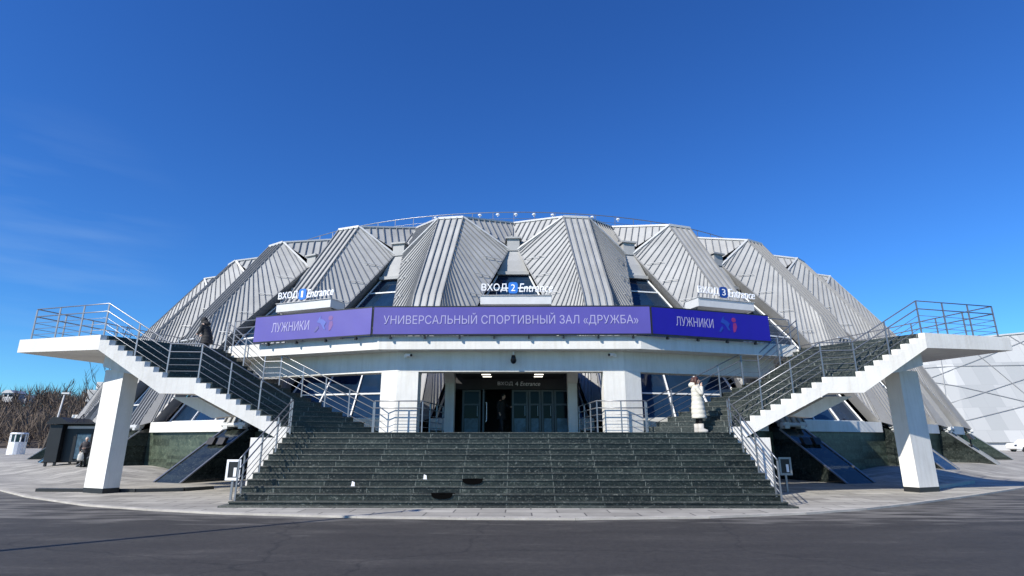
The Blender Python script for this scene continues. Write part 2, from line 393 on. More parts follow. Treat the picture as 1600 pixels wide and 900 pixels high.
# ------------------------------------------------------------------ mesh helpers
class MB:
    def __init__(s):
        s.v, s.f, s.mi = [], [], []
        s.m = 0
    def poly(s, pts):
        i = len(s.v)
        s.v += [tuple(p) for p in pts]
        s.f.append(tuple(range(i, i + len(pts))))
        s.mi.append(s.m)
    def add(s, vs, fs):
        i = len(s.v)
        s.v += [tuple(p) for p in vs]
        for f in fs:
            s.f.append(tuple(i + k for k in f))
            s.mi.append(s.m)
    def hexa(s, a):               # 8 corners: bottom ring then top ring
        s.add(a, [(3, 2, 1, 0), (4, 5, 6, 7), (0, 1, 5, 4), (1, 2, 6, 5), (2, 3, 7, 6), (3, 0, 4, 7)])
    def box(s, x0, x1, y0, y1, z0, z1):
        s.hexa([(x0, y0, z0), (x1, y0, z0), (x1, y1, z0), (x0, y1, z0), (x0, y0, z1), (x1, y0, z1), (x1, y1, z1), (x0, y1, z1)])
    def obox(s, c, ex, ey, ez):   # centre and three half-axes
        c, ex, ey, ez = Vector(c), Vector(ex), Vector(ey), Vector(ez)
        s.hexa([c - ex - ey - ez, c + ex - ey - ez, c + ex + ey - ez, c - ex + ey - ez,
                c - ex - ey + ez, c + ex - ey + ez, c + ex + ey + ez, c - ex + ey + ez])
    def prism(s, pts, d):         # polygon swept by vector d
        n = len(pts)
        d = Vector(d)
        p = [Vector(q) for q in pts]
        q = [a + d for a in p]
        s.add(p + q, [tuple(range(n))[::-1], tuple(range(n, 2 * n))] + [(i, (i + 1) % n, n + (i + 1) % n, n + i) for i in range(n)])
    def beam(s, a, b, w, h, up=(0, 0, 1)):
        a, b = Vector(a), Vector(b)
        d = (b - a)
        if d.length < 1e-5:
            return
        u = Vector(up)
        x = d.cross(u)
        if x.length < 1e-4:
            x = d.cross(Vector((1, 0, 0)))
        x.normalize()
        y = x.cross(d).normalized()
        x, y = x * w / 2, y * h / 2
        s.hexa([a - x - y, a + x - y, a + x + y, a - x + y, b - x - y, b + x - y, b + x + y, b - x + y])
    def tube(s, pts, r, n=6, cap=True):
        pts = [Vector(p) for p in pts]
        rr = r if isinstance(r, (list, tuple)) else [r] * len(pts)
        base = len(s.v)
        span = (pts[-1] - pts[0])
        up = Vector((0, 1, 0.02)) if abs(span.z) > .8 * span.length else Vector((0, 0, 1))
        for i, p in enumerate(pts):
            if i == 0: d = pts[1] - p
            elif i == len(pts) - 1: d = p - pts[i - 1]
            else: d = (pts[i + 1] - p).normalized() + (p - pts[i - 1]).normalized()
            d.normalize()
            x = d.cross(up)
            if x.length < 0.05: x = d.cross(Vector((1, 0.3, 0.2)))
            x.normalize()
            y = x.cross(d)
            for k in range(n):
                t = 2 * PI * k / n
                s.v.append(tuple(p + (x * math.cos(t) + y * math.sin(t)) * rr[i]))
        for i in range(len(pts) - 1):
            for k in range(n):
                a, b = base + i * n + k, base + i * n + (k + 1) % n
                s.f.append((a, b, b + n, a + n)); s.mi.append(s.m)
        if cap:
            s.f.append(tuple(base + k for k in range(n))[::-1]); s.mi.append(s.m)
            s.f.append(tuple(base + (len(pts) - 1) * n + k for k in range(n))); s.mi.append(s.m)
    def rings(s, rs, cap=True):   # loft of equal-length rings
        n = len(rs[0])
        base = len(s.v)
        for r in rs: s.v += [tuple(p) for p in r]
        for i in range(len(rs) - 1):
            for k in range(n):
                a, b = base + i * n + k, base + i * n + (k + 1) % n
                s.f.append((a, b, b + n, a + n)); s.mi.append(s.m)
        if cap:
            s.f.append(tuple(base + k for k in range(n))[::-1]); s.mi.append(s.m)
            s.f.append(tuple(base + (len(rs) - 1) * n + k for k in range(n))); s.mi.append(s.m)
    def ball(s, c, rx, ry=None, rz=None, nu=10, nv=7):
        ry = ry or rx; rz = rz or rx
        c = Vector(c)
        rs = []
        for j in range(nv + 1):
            t = PI * (j / nv) * 0.998 + 0.003
            rs.append([c + Vector((rx * math.sin(t) * math.cos(2 * PI * k / nu), ry * math.sin(t) * math.sin(2 * PI * k / nu), -rz * math.cos(t))) for k in range(nu)])
        s.rings(rs)
    def mesh(s, name, mats, off=(0, 0, 0), smooth=False):
        me = bpy.data.meshes.new(name)
        o = Vector(off)
        me.from_pydata([tuple(Vector(p) - o) for p in s.v], [], s.f)
        for mm in (mats if isinstance(mats, (list, tuple)) else [mats]):
            me.materials.append(mm)
        for p, i in zip(me.polygons, s.mi):
            p.material_index = i
            p.use_smooth = smooth
        bm = bmesh.new(); bm.from_mesh(me)
        bmesh.ops.recalc_face_normals(bm, faces=bm.faces)
        bm.to_mesh(me); bm.free()
        me.update()
        return me

def origin_of(o):
    v = Vector((0, 0, 0))
    while o is not None:
        v += o.location
        o = o.parent
    return v

def obj(name, mb, m, parent=None, smooth=False, loc=None, bevel=0, label=None):
    """links one mesh object; vertices are given in world coordinates"""
    base = Vector(loc) if loc is not None else (Vector((0, 0, 0)) if parent else Vector((0, 0, 0)))
    off = origin_of(parent) + base if parent else base
    o = bpy.data.objects.new(name, mb.mesh(name, m, off, smooth))
    o.location = base
    if parent: o.parent = parent
    C.objects.link(o)
    if bevel:
        b = o.modifiers.new('bevel', 'BEVEL'); b.width = bevel; b.segments = 2; b.limit_method = 'ANGLE'
    if label: o['label'] = label
    return o

def thing(name, label, cat, loc=(0, 0, 0), group=None):
    o = bpy.data.objects.new(name, None)
    o.empty_display_size = 0.2
    o.location = loc
    C.objects.link(o)
    o['label'] = label
    o['category'] = cat
    if group: o['group'] = group
    return o

def tag(o, label, cat, group=None, kind=None):
    o['label'] = label
    o['category'] = cat
    if group: o['group'] = group
    if kind: o['kind'] = kind
    return o

def copy_thing(o, loc, label, group=None):
    c = o.copy(); C.objects.link(c); c.location = loc; c['label'] = label
    if group: c['group'] = group
    for ch in list(o.children):
        d = ch.copy(); C.objects.link(d); d.parent = c
        for g in list(ch.children):
            e = g.copy(); C.objects.link(e); e.parent = d
    return c

def text_into(mb, body, width, height, depth, org, xd, up, shear=0.0, bold=0.0, squeeze=None):
    """flat raised letters: text scaled to width x height, lower left corner at org"""
    c = bpy.data.curves.new('lettering', 'FONT')
    c.body = body; c.shear = shear; c.offset = bold; c.resolution_u = 3
    c.fill_mode = 'NONE'
    o = bpy.data.objects.new('lettering', c)
    C.objects.link(o)
    bpy.context.view_layer.update()
    dg = bpy.context.evaluated_depsgraph_get()
    me = bpy.data.meshes.new_from_object(o.evaluated_get(dg))
    pv = [Vector((v.co.x, v.co.y)) for v in me.vertices]
    pe = [tuple(e.vertices) for e in me.edges]
    bpy.data.objects.remove(o); bpy.data.curves.remove(c); bpy.data.meshes.remove(me)
    # outlines of some letters cross themselves: fill every region the outline winds round
    nxt = {}
    for e0, e1 in pe: nxt.setdefault(e0, []).append(e1); nxt.setdefault(e1, []).append(e0)
    loops, seen = [], set()
    for st in range(len(pv)):
        if st in seen or st not in nxt: continue
        lp, cur, prev = [], st, None
        while cur not in seen:
            seen.add(cur); lp.append(cur)
            opts = [q for q in nxt[cur] if q not in seen]
            if not opts: break
            cur = (cur + 1) if (cur + 1) in opts else opts[0]
        loops.append([pv[q] for q in lp])
    bb = [(min(p.x for p in lp), max(p.x for p in lp), lp) for lp in loops]
    def winding(px, py):
        w = 0
        for xa, xb_, lp in bb:
            if px > xb_ or px < xa: continue
            for p, q in zip(lp, lp[1:] + lp[:1]):
                if (p.y <= py) != (q.y <= py):
                    if p.x + (py - p.y) / (q.y - p.y) * (q.x - p.x) > px: w += 1 if q.y > p.y else -1
        return w
    cv, ce, cf, _, _, _ = geometry.delaunay_2d_cdt(pv, pe, [], 0, 1e-5)
    vs = [Vector((v.x, v.y, 0)) for v in cv]
    fs = []
    for f in cf:
        gx = sum(cv[q].x for q in f) / len(f); gy = sum(cv[q].y for q in f) / len(f)
        if winding(gx, gy): fs.append(tuple(f))
    x0, x1 = min(v.x for v in vs), max(v.x for v in vs)
    y0, y1 = min(v.y for v in vs), max(v.y for v in vs)
    org, xd, up = Vector(org), Vector(xd).normalized(), Vector(up).normalized()
    nrm = xd.cross(up)            # towards the reader
    sx, sy = width / (x1 - x0), height / (y1 - y0)
    P = [org + xd * (v.x - x0) * sx + up * (v.y - y0) * sy for v in vs]
    n = len(P)
    cnt = {}
    for f in fs:
        for a, b in zip(f, f[1:] + f[:1]): cnt[(a, b)] = 1
    rim = [(a, b) for (a, b) in cnt if (b, a) not in cnt]
    mb.add([p + nrm * depth for p in P] + P, fs + [(b, a, a + n, b + n) for a, b in rim])

def lerp(a, b, t): return Vector(a) * (1 - t) + Vector(b) * t
def sstep(a, b, x):
    t = min(1, max(0, (x - a) / (b - a)))
    return t * t * (3 - 2 * t)

# ------------------------------------------------------------------ ground
def gz(x, y):                      # the plaza rises gently beside the hall
    return 0.03 + 0.42 * sstep(14.2, 18.6, abs(x)) * sstep(2.2, 6.0, y - yb(max(-60, min(60, x))))

mb = MB()
mb.box(-2500, 2500, -60, 3000, -0.5, 0.0)
o = obj('road', mb, M['asphalt'])
tag(o, 'dark grey asphalt road in front of the sports hall', 'road', kind='structure')

YB = [(-60, 52), (-40, 36.5), (-30, 29.4), (-17.63, 20.35), (-14.2, 17.6), (-10.82, 15.4), (-8.6, 14.45), (-6.45, 13.75), (-3.2, 13.15), (-0.8, 12.9), (1.5, 12.88), (4.4, 13.2),
      (6.8, 13.9), (8.7, 14.8), (10.6, 16.0), (14.2, 18.5), (18.5, 21.7), (30, 30.5), (40, 38), (60, 53)]
def yb(x):
    for (a, b), (c, d) in zip(YB, YB[1:]):
        if a <= x <= c: return b + (d - b) * (x - a) / (c - a)
    return 60
xs = [-130, -100, -80] + [-60 + i * 0.75 for i in range(161)] + [80, 100, 130]
mb = MB()
ny = 60
cols = []
for x in xs:
    y0 = yb(max(-60, min(60, x)))
    col = []
    for j in range(ny + 1):
        t = j / ny
        y = y0 + (120 - y0) * t * t
        col.append((x, y, gz(x, y)))
    cols.append(col)
flat = [p for c in cols for p in c]
fs = []
for i in range(len(xs) - 1):
    for j in range(ny):
        a = i * (ny + 1) + j
        fs.append((a, a + ny + 1, a + ny + 2, a + 1))
mb.add(flat, fs)
o = obj('pavement', mb, M['paving'], smooth=True)
tag(o, 'pale grey stone slab pavement around the sports hall', 'pavement', kind='structure')
mb = MB()
for (a, b) in zip(YB[2:-2], YB[3:-1]):
    mb.beam((a[0], a[1] - 0.06, 0.0), (b[0], b[1] - 0.06, 0.0), 0.14, 0.09)
o = obj('kerb', mb, M['kerb'])
tag(o, 'low pale stone kerb curving between road and pavement', 'kerb', kind='structure')

# raised joints of the sloped plaza edge: pale edging stones
mb = MB()
for sx in (-1, 1):
    for i in range(6):
        x = sx * (14.3 + i * 0.62)
        y = 18.9 + i * 0.5
        if sx > 0:
            mb.beam((x, y + 1.6, gz(x, y + 1.6) + .05), (x + sx * 0.58, y + 2.05, gz(x + sx * .58, y + 2.05) + .05), 0.22, 0.13)
o = obj('edging', mb, M['kerb'])
tag(o, 'pale edging stones where the plaza rises behind the right column', 'edging', kind='structure')

mb = MB()
mb.beam((-15.4, 19.25, 0.03), (-12.0, 19.05, .03), .16, .2); mb.beam((-12.0, 19.05, .03), (-10.7, 19.45, .03), .16, .2); mb.beam((-10.7, 19.45, .03), (-10.2, 20.3, .03), .16, .2)
o = obj('kerb_shadow_edge', mb, M['charcoal'])  # low kerb; its shadow line is put into the dark colour
tag(o, 'low stone edge at the foot of the left column, its shadow line in its dark colour', 'edging', kind='structure')

# ------------------------------------------------------------------ sports hall
CY = 60.0
hall = thing('sports_hall', 'round sports hall with folded grey metal petals rising to a flat dome', 'sports hall', (0, CY, 0))
angs = [7.2, 20.3, 32.8, 45.3, 58.0] + [58 + 12.844 * j for j in range(1, 10)]
angs = sorted([-a for a in angs] + angs)
NP = len(angs)

def frame(th):
    er = Vector((math.sin(th), -math.cos(th), 0)); et = Vector((math.cos(th), math.sin(th), 0))
    return lambda r, s, z: Vector((0, CY, 0)) + er * r + et * s + Vector((0, 0, z))

RT, ZT, RK, ZK, RJ, ZJ = 29.3, 14.3, 33.3, 8.6, 36.2, 2.35

def clip_line(poly2, w):
    """u-interval of the line of constant w inside a 2D polygon"""
    hits = []
    n = len(poly2)
    for i in range(n):
        (u0, w0), (u1, w1) = poly2[i], poly2[(i + 1) % n]
        if (w0 - w) * (w1 - w) < 0:
            t = (w - w0) / (w1 - w0)
            hits.append(u0 + (u1 - u0) * t)
    hits.sort()
    return hits

def ribs(mb, poly, v, nrm, step, w, h, first=0.5):
    O = poly[0]
    v = v.normalized(); q = nrm.cross(v).normalized()
    p2 = [((p - O).dot(v), (p - O).dot(q)) for p in poly]
    lo, hi = min(p[1] for p in p2), max(p[1] for p in p2)
    k = lo + step * first
    while k < hi:
        hts = clip_line(p2, k)
        for a, b in zip(hts[::2], hts[1::2]):
            if b - a > 0.15:
                A = O + v * (a + .03) + q * k + nrm * (h / 2); B = O + v * (b - .03) + q * k + nrm * (h / 2)
                mb.beam(A, B, w, h, nrm)
        k += step

EDGE = {}          # (petal index, side) -> V, W, B on the hall and the face normal
petals = []
for i, a in enumerate(angs):
    th = R(a)
    P0 = frame(th)
    dr = 0.75 if abs(a) > 50 else 0.0
    P = (lambda r, s, z, P0=P0, dr=dr: P0(r + dr, s, z))
    gl = R(a - angs[i - 1]) / 2 if i > 0 else R(a + 360 - angs[-1]) / 2
    gr = R(angs[(i + 1) % NP] - a) / 2 if i < NP - 1 else R(angs[0] + 360 - a) / 2
    A = {s: P(RT, s * 0.75, ZT) for s in (-1, 1)}
    K = {s: P(RK, s * 0.72, ZK) for s in (-1, 1)}
    J = {s: P(RJ, s * 0.66, ZJ) for s in (-1, 1)}
    mb = MB()
    seams = []
    for T, Bt in ((A, K), (K, J)):
        n0 = (T[1] - T[-1]).cross(Bt[-1] - T[-1])
        if n0.z < 0: n0 = -n0
        n0.normalize()
        mb.prism([T[-1], T[1], Bt[1], Bt[-1]], -n0 * 0.25)
        for q in (-.98, -0.5, 0.0, 0.5, .98):     # standing seams up the ridge
            seams.append((lerp(Bt[-1], Bt[1], (q + 1) / 2) + n0 * .045, lerp(T[-1], T[1], (q + 1) / 2) + n0 * .045, n0))
    mb.m = 1
    for p, q, nn in seams: mb.beam(p, q, 0.055, 0.09, nn)
    mb.m = 2
    mb.beam(lerp(J[-1], K[-1], .76) + n0 * .12, lerp(J[1], K[1], .76) + n0 * .12, 0.07, 0.07, n0)
    pet = obj('roof_petal', mb, [M['metal'], M['seam'], M['flash']], hall)
    petals.append(pet)
    vis = abs(a) < 100
    for s in (-1, 1):
        g = gr if s > 0 else gl
        gap = .27
        rV, sV, zV = 28.9 * math.cos(g) + gap * math.sin(g), 28.9 * math.sin(g) - gap * math.cos(g), 12.4
        V = P(rV, s * sV, zV)
        Md = P(32.75, s * 2.05, 7.6)
        B = P(35.75, s * 1.02, 2.55)
        # sheets run slantwise from the ridge edge to the free edge, one between each pair of seams
        LK, LJ = (K[s] - A[s]).length, (J[s] - K[s]).length
        LV, LM = (Md - V).length, (B - Md).length
        LE = LV + LM
        def ridge(t): return lerp(A[s], K[s], t / LK) if t <= LK else lerp(K[s], J[s], min(1, (t - LK) / LJ))
        def free(t): return lerp(V, Md, t / LV) if t <= LV else lerp(Md, B, min(1, (t - LV) / LM))
        lines = [(lerp(V, A[s], .05), V), (lerp(V, A[s], .36), free(.22)), (lerp(V, A[s], .68), free(.45))]
        k = 0
        while True:
            t, e = .02 + .40 * k, .72 + .40 * k * 1.24
            if e >= LE: break
            lines.append((ridge(t), free(e))); k += 1
        while t < LK + LJ - .2:                  # the last few run out on the bottom hem
            f = (t - (.02 + .40 * (k - 1))) / max(.1, LK + LJ - (.02 + .40 * (k - 1)))
            lines.append((ridge(t), lerp(B, J[s], max(0, min(1, f))))); t += .40
        lines.append((J[s], lerp(B, J[s], .98)))
        mb = MB()
        for (p0, e0), (p1, e1) in zip(lines, lines[1:]):
            mb.poly([p0, p1, e1]); mb.poly([p0, e1, e0])
        mb.m = 1
        out = P(1, 0, 0) - P(0, 0, 0)
        nrm = None
        for (p0, e0), (p1, e1) in zip(lines[1:-1], lines[2:]):
            nn = (p1 - p0).cross(e0 - p0)
            if nn.length < 1e-6: continue
            nn.normalize()
            if nn.dot(out) < 0: nn = -nn
            nrm = nn
            if (e0 - p0).length > .3: mb.beam(p0 + nn * .03, e0 + nn * .03, 0.038, 0.06, nn)
        n = (A[s] - V).cross(B - V); n = n if n.dot(out) > 0 else -n
        n.normalize()
        if vis:
            mb.m = 2
            for t in (.10, .24, .38, .52):       # short snow guards near the free edge
                e = free(LE * t)
                zr = e.z + .12
                f_ = (A[s].z - zr) / (A[s].z - K[s].z)
                gq = lerp(A[s], K[s], f_) if f_ <= 1 else lerp(K[s], J[s], (K[s].z - zr) / (K[s].z - J[s].z))
                mb.beam(lerp(e, gq, .06) + n * .10, lerp(e, gq, .42) + n * .10, 0.025, 0.035, n)
        obj('side_panel', mb, [M['metal'], M['seam'], M['flash']], pet)
        mb = MB()
        off = -n * 0.95
        for p, q, o0, o1 in ((V, Md, 1, .85), (Md, B, .85, .7)):
            inn = n.cross(q - p).normalized()
            if inn.dot(A[s] - p) < 0: inn = -inn
            mb.hexa([p + n * .02 - inn * .03, q + n * .02 - inn * .03, q + n * .02 + inn * .06, p + n * .02 + inn * .06,
                     p + off * o0 - inn * .03, q + off * o1 - inn * .03, q + off * o1 + inn * .06, p + off * o0 + inn * .06])
        obj('edge_beam', mb, M['edge'], pet)
        mb = MB()
        mb.beam(A[s] - n * .06, V - n * .06, 0.12, 0.30, n)
        obj('top_flashing', mb, M['flash'], pet)
        EDGE[(i, s)] = (V, Md, B, n, A[s], J[s])
    # stone buttress and the hinge it carries
    rf = 39.2 if abs(a) < 25 else 38.1
    zf = gz(*(P(rf, 0, 0).xy)) - 0.02
    mb = MB()
    hw = 0.72
    zt = 2.12
    prof = [(rf, zf), (rf - .12, zf - .3), (35.25, zf - .3), (35.25, zt + .3), (RJ - .1, zt)]
    mb.prism([P(r, -hw, z) for r, z in prof], P(0, 2 * hw, 0) - P(0, 0, 0))
    bt = obj('buttress', mb, M['granite'], hall)
    mb = MB()
    for s in (-.45, .45):
        mb.obox(P(RJ - .05, s, ZJ - .05), (P(.16, 0, 0) - P(0, 0, 0)), (P(0, .13, 0) - P(0, 0, 0)), (0, 0, .14))
    mb.tube([P(RJ + .02, -.7, ZJ - .02), P(RJ + .02, .7, ZJ - .02)], .1, 8)
    obj('hinge', mb, M['flash'], bt)
    if vis:
        mb = MB()                      # pale metal edge strips along the sloping top
        for s in (-1, 1):
            q0, q1 = P(RJ - .08, s * hw, zt + .01), P(rf - .03, s * hw, zf + .03)
            mb.beam(q0, q1, 0.09, 0.05)
        obj('edge_strip', mb, M['steel'], bt)

# glazing, ducts, sills and plinth walls between neighbouring petals
for i in range(NP):
    j = (i + 1) % NP
    V0, W0, B0, n0, A0, J0 = EDGE[(i, 1)]
    V1, W1, B1, n1, A1, J1 = EDGE[(j, -1)]
    mid = angs[i] + ((angs[j] - angs[i]) % 360) / 2
    th = R(mid)
    P = frame(th)
    er = P(1, 0, 0) - P(0, 0, 0)
    inn = -er * 0.85
    def lev(z):
        if z >= W0.z: t = (V0.z - z) / (V0.z - W0.z); return lerp(V0, W0, t) + inn, lerp(V1, W1, t) + inn
        t = (W0.z - z) / (W0.z - B0.z); return lerp(W0, B0, t) + inn, lerp(W1, B1, t) + inn
    zs = [10.75, 9.7, 8.5, 7.3, 6.1, 4.9, 3.75, 2.6]
    mb = MB()
    for za, zb in zip(zs, zs[1:]):
        a0, a1 = lev(za); b0, b1 = lev(zb)
        if abs(mid - 360 * round(mid / 360)) < 1 and za < 5:      # the lobby stands in the middle of this bay
            for f0, f1 in ((0, (2.8 - abs(b0.x)) / -2 / abs(b0.x)), (1 - (2.8 - abs(b0.x)) / -2 / abs(b0.x), 1)):
                mb.poly([lerp(b0, b1, f0), lerp(b0, b1, f1), lerp(a0, a1, f1), lerp(a0, a1, f0)])
            continue
        mb.poly([b0, b1, a1, a0])
    win = obj('window', mb, M['glass'], hall)
    if abs(((mid + 180) % 360) - 180) < 100:
        mb = MB()
        for za in zs:
            a0, a1 = lev(za)
            if abs(mid - 360 * round(mid / 360)) < 1 and za < 4: continue
            mb.beam(a0 + er * .04, a1 + er * .04, .07, .07)
        for f in (0.02, .34, .66, .98):
            pts = [lerp(lev(z)[0], lev(z)[1], f) + er * .05 for z in (zs if f in (.02, .98) else zs[:1] if abs(mid - 360 * round(mid / 360)) < 1 else zs[-4:])]
            for p, q in zip(pts, pts[1:]): mb.beam(p, q, .06, .07)
        obj('frame', mb, M['frame'], win)
    # metal duct cover in the valley
    mb = MB()
    t0, t1 = lev(12.4)
    m0, m1 = lev(11.6)
    b0, b1 = lev(10.75)
    mb.poly([m0 + er * .6, m1 + er * .6, t1 + er * .8, t0 + er * .8])
    mb.poly([b0 + er * .2, b1 + er * .2, m1 + er * .6, m0 + er * .6])
    mb.obox((t0 + t1) / 2 + er * .58 + Vector((0, 0, .28)), (P(0, .36, 0) - P(0, 0, 0)), er * .35, (0, 0, .36))
    mb.obox((t0 + t1) / 2 + er * .60 + Vector((0, 0, .69)), (P(0, .46, 0) - P(0, 0, 0)), er * .45, (0, 0, .05))
    mb.obox((b0 + b1) / 2 + er * .12, (b1 - b0) / 2, er * .2, (0, 0, .09))
    obj('duct_cover', mb, M['metal'], hall)
    # sill beam and plinth wall
    central = abs(mid - 360 * round(mid / 360)) < 1
    fr_ = .12
    sb, wb = MB(), MB()
    for f0, f1 in (((0, fr_), (1 - fr_, 1)) if central else ((0, 1),)):
        s0, s1 = lerp(B0, B1, f0), lerp(B0, B1, f1)
        sb.hexa([s0 + er * .05 + Vector((0, 0, -.5)), s1 + er * .05 + Vector((0, 0, -.5)), s1 - er * .5 + Vector((0, 0, -.5)), s0 - er * .5 + Vector((0, 0, -.5)),
                 s0 + er * .05, s1 + er * .05, s1 - er * .5, s0 - er * .5])
        w0, w1 = s0 - er * .12, s1 - er * .12
        z0 = -0.3
        k = Vector((0, 0, 0)) if central else (w1 - w0) * .06
        wb.hexa([Vector((*(w0 - k).xy, z0)), Vector((*(w1 + k).xy, z0)), Vector((*(w1 + k - er * .4).xy, z0)), Vector((*(w0 - k - er * .4).xy, z0)),
                 Vector((*(w0 - k).xy, 2.04)), Vector((*(w1 + k).xy, 2.04)), Vector((*(w1 + k - er * .4).xy, 2.04)), Vector((*(w0 - k - er * .4).xy, 2.04))])
        if central:
            obj('sill', sb, M['white'], hall); obj('wall', wb, M['greenwall'], hall); sb, wb = MB(), MB()
    if not central:
        obj('sill', sb, M['white'], hall)
        obj('wall', wb, M['greenwall'], hall)

# flat dome behind the petal tops
mb = MB(); rb = []
apex = Vector((0, CY, 17.0))
for i in range(NP):
    j = (i + 1) % NP
    mid = angs[i] + ((angs[j] - angs[i]) % 360) / 2
    U = frame(R(mid))(26.5, 0, 15.0)
    V0, A0 = EDGE[(i, 1)][0], EDGE[(i, 1)][4]
    V1, A1 = EDGE[(j, -1)][0], EDGE[(j, -1)][4]
    Al = EDGE[(i, -1)][4]
    er = frame(R(mid))(1, 0, 0) - Vector((0, CY, 0))
    G0 = V0 - er * .35 + Vector((0, 0, .35)); G1 = V1 - er * .35 + Vector((0, 0, .35))
    mb.poly([A0, G0, U]); mb.poly([G0, G1, U]); mb.poly([G1, A1, U])
    mb.poly([A0, U, apex]); mb.poly([U, A1, apex]); mb.poly([Al, A0, apex])
    if abs(((mid + 180) % 360) - 180) < 90:
        for tri in ([A0, G0, U], [G1, A1, U], [G0, G1, U]):
            n = (tri[1] - tri[0]).cross(tri[2] - tri[0])
            if n.z < 0: n = -n
            n.normalize()
            dn = Vector((0, 0, -1)) + n * n.z
            rb.append((tri, dn, n))
    mb.m = 0
mb.m = 1
for tri, dn, n in rb:
    ribs(mb, tri, dn, n, 0.42, 0.045, 0.08)
obj('roof', mb, [M['metal'], M['seam']], hall)
mb = MB()
for i in range(NP):
    j = (i + 1) % NP
    mid = angs[i] + ((angs[j] - angs[i]) % 360) / 2
    U = frame(R(mid))(26.5, 0, 15.0)
    mb.beam(EDGE[(i, 1)][4] + Vector((0, 0, .02)), U + Vector((0, 0, .02)), .2, .1)
    mb.beam(U + Vector((0, 0, .02)), EDGE[(j, -1)][4] + Vector((0, 0, .02)), .2, .1)
    mb.beam(EDGE[(i, -1)][4] + Vector((0, 0, .03)), EDGE[(i, 1)][4] + Vector((0, 0, .03)), .2, .14)
obj('roof_edge', mb, M['flash'], hall)

# glazed lobby under the terrace, between the two middle petals
LY = 23.3
mb = MB()
mb.box(-2.75, 2.85, LY + .5, LY + 3.6, 4.02, 4.16)
mb.box(-2.72, -2.58, LY + .1, LY + 3.6, 1.88, 4.3)
mb.box(2.62, 2.76, LY + .1, LY + 3.6, 1.88, 4.3)
mb.box(-2.75, 2.85, LY + 3.6, LY + 3.8, 1.88, 4.3)
lobby = obj('lobby', mb, M['darkroom'], hall)
mb = MB()
mb.box(-2.62, 2.72, LY + .0, LY + .22, 3.66, 4.35)
obj('header_panel', mb, M['darkroom'], lobby)
def door(x0, x1, kind):
    z0, z1 = 1.885, 3.64
    mb = MB()
    for xa, xb2 in ((x0, x0 + .08), (x1 - .08, x1)): mb.box(xa, xb2, LY + .03, LY + .13, z0, z1)
    mb.box(x0 + .08, x1 - .08, LY + .03, LY + .13, z1 - .07, z1)
    mb.box(x0 + .08, x1 - .08, LY + .03, LY + .13, 3.02, 3.09)
    mb.box(x0 + .08, x1 - .08, LY + .03, LY + .13, z0, z0 + .06)
    d = obj('door', mb, M['doorframe'], hall)
    mb = MB(); mb.box(x0 + .08, x1 - .08, LY + .07, LY + .09, z0 + .05, z1 - .06)
    obj('pane', mb, M['darkglass'], d)
    if kind:
        mb = MB(); mb.box(x0 + .1, x1 - .1, LY + .055, LY + .068, z0 + .07, z0 + .62)
        obj('film_panel', mb, M['film'], d)
        mb = MB()
        mb.tube([(x1 - .13, LY + .0, 2.6), (x1 - .13, LY + .0, 3.0)], .016)
        obj('handle', mb, M['steel'], d)
for x0, x1, k in ((-2.0, -1.25, 1), (.02, .68, 1), (.7, 1.2, 1), (1.22, 1.72, 1), (1.74, 2.45, 1)):
    door(x0, x1, k)
mb = MB()                          # the leaf standing open inwards
mb.box(-1.12, -1.06, LY - .75, LY + .05, 1.9, 3.6)
lf = obj('door', mb, M['doorframe'], hall, label='open door leaf swung out from the entrance')
mb = MB(); mb.box(-1.05, -1.03, LY - .68, LY - .04, 2.0, 3.5); obj('pane', mb, M['darkglass'], lf)
mb = MB(); mb.tube([(-1.0, LY - .62, 2.35), (-.97, LY - .62, 2.4), (-.97, LY - .62, 3.05), (-1.0, LY - .62, 3.1)], .02); obj('handle', mb, M['signwhite'], lf)

# ------------------------------------------------------------------ terrace over the entrance
ter = thing('entrance_terrace', 'white concrete terrace on two thick pillars over the entrance doors', 'terrace', (0, 20, 1.88))
TZ = 4.9
TP = [(-10.55, 20.82), (-4.42, 18.8), (4.42, 18.8), (10.55, 20.82)]
mb = MB()
mb.prism([(x, y + .2, 4.62) for x, y in TP] + [(10.55, 24.4, 4.62), (6.5, 22.9, 4.62), (2.75, 22.3, 4.62), (2.75, 25.2, 4.62), (-2.75, 25.2, 4.62), (-2.75, 22.3, 4.62), (-6.5, 22.9, 4.62), (-10.55, 24.4, 4.62)], (0, 0, TZ - 4.62))
obj('slab', mb, M['white'], ter)
mb = MB()
for (a, b) in zip(TP, TP[1:]):
    d = (Vector(b) - Vector(a)).normalized(); nx = Vector((-d.y, d.x))
    mb.hexa([(*a, 4.60), (*b, 4.60), (*(Vector(b) + nx * .22), 4.60), (*(Vector(a) + nx * .22), 4.60), (*a, 5.05), (*b, 5.05), (*(Vector(b) + nx * .22), 5.05), (*(Vector(a) + nx * .22), 5.05)])
obj('fascia', mb, M['white'], ter)
PY = 19.4
mb = MB()                          # frame wall: header beam with the openings below it
f = math.tan(R(18.8))
def facet(x): return PY + max(0, abs(x) - 3.85) * f
xsb = [-10.0, -3.87, 3.93, 10.0]
for a, b in zip(xsb, xsb[1:]):
    mb.hexa([(a, facet(a), 3.92), (b, facet(b), 3.92), (b, facet(b) + .5, 3.92), (a, facet(a) + .5, 3.92),
             (a, facet(a), 4.618), (b, facet(b), 4.618), (b, facet(b) + .5, 4.618), (a, facet(a) + .5, 4.618)])
obj('header_beam', mb, M['white'], ter)
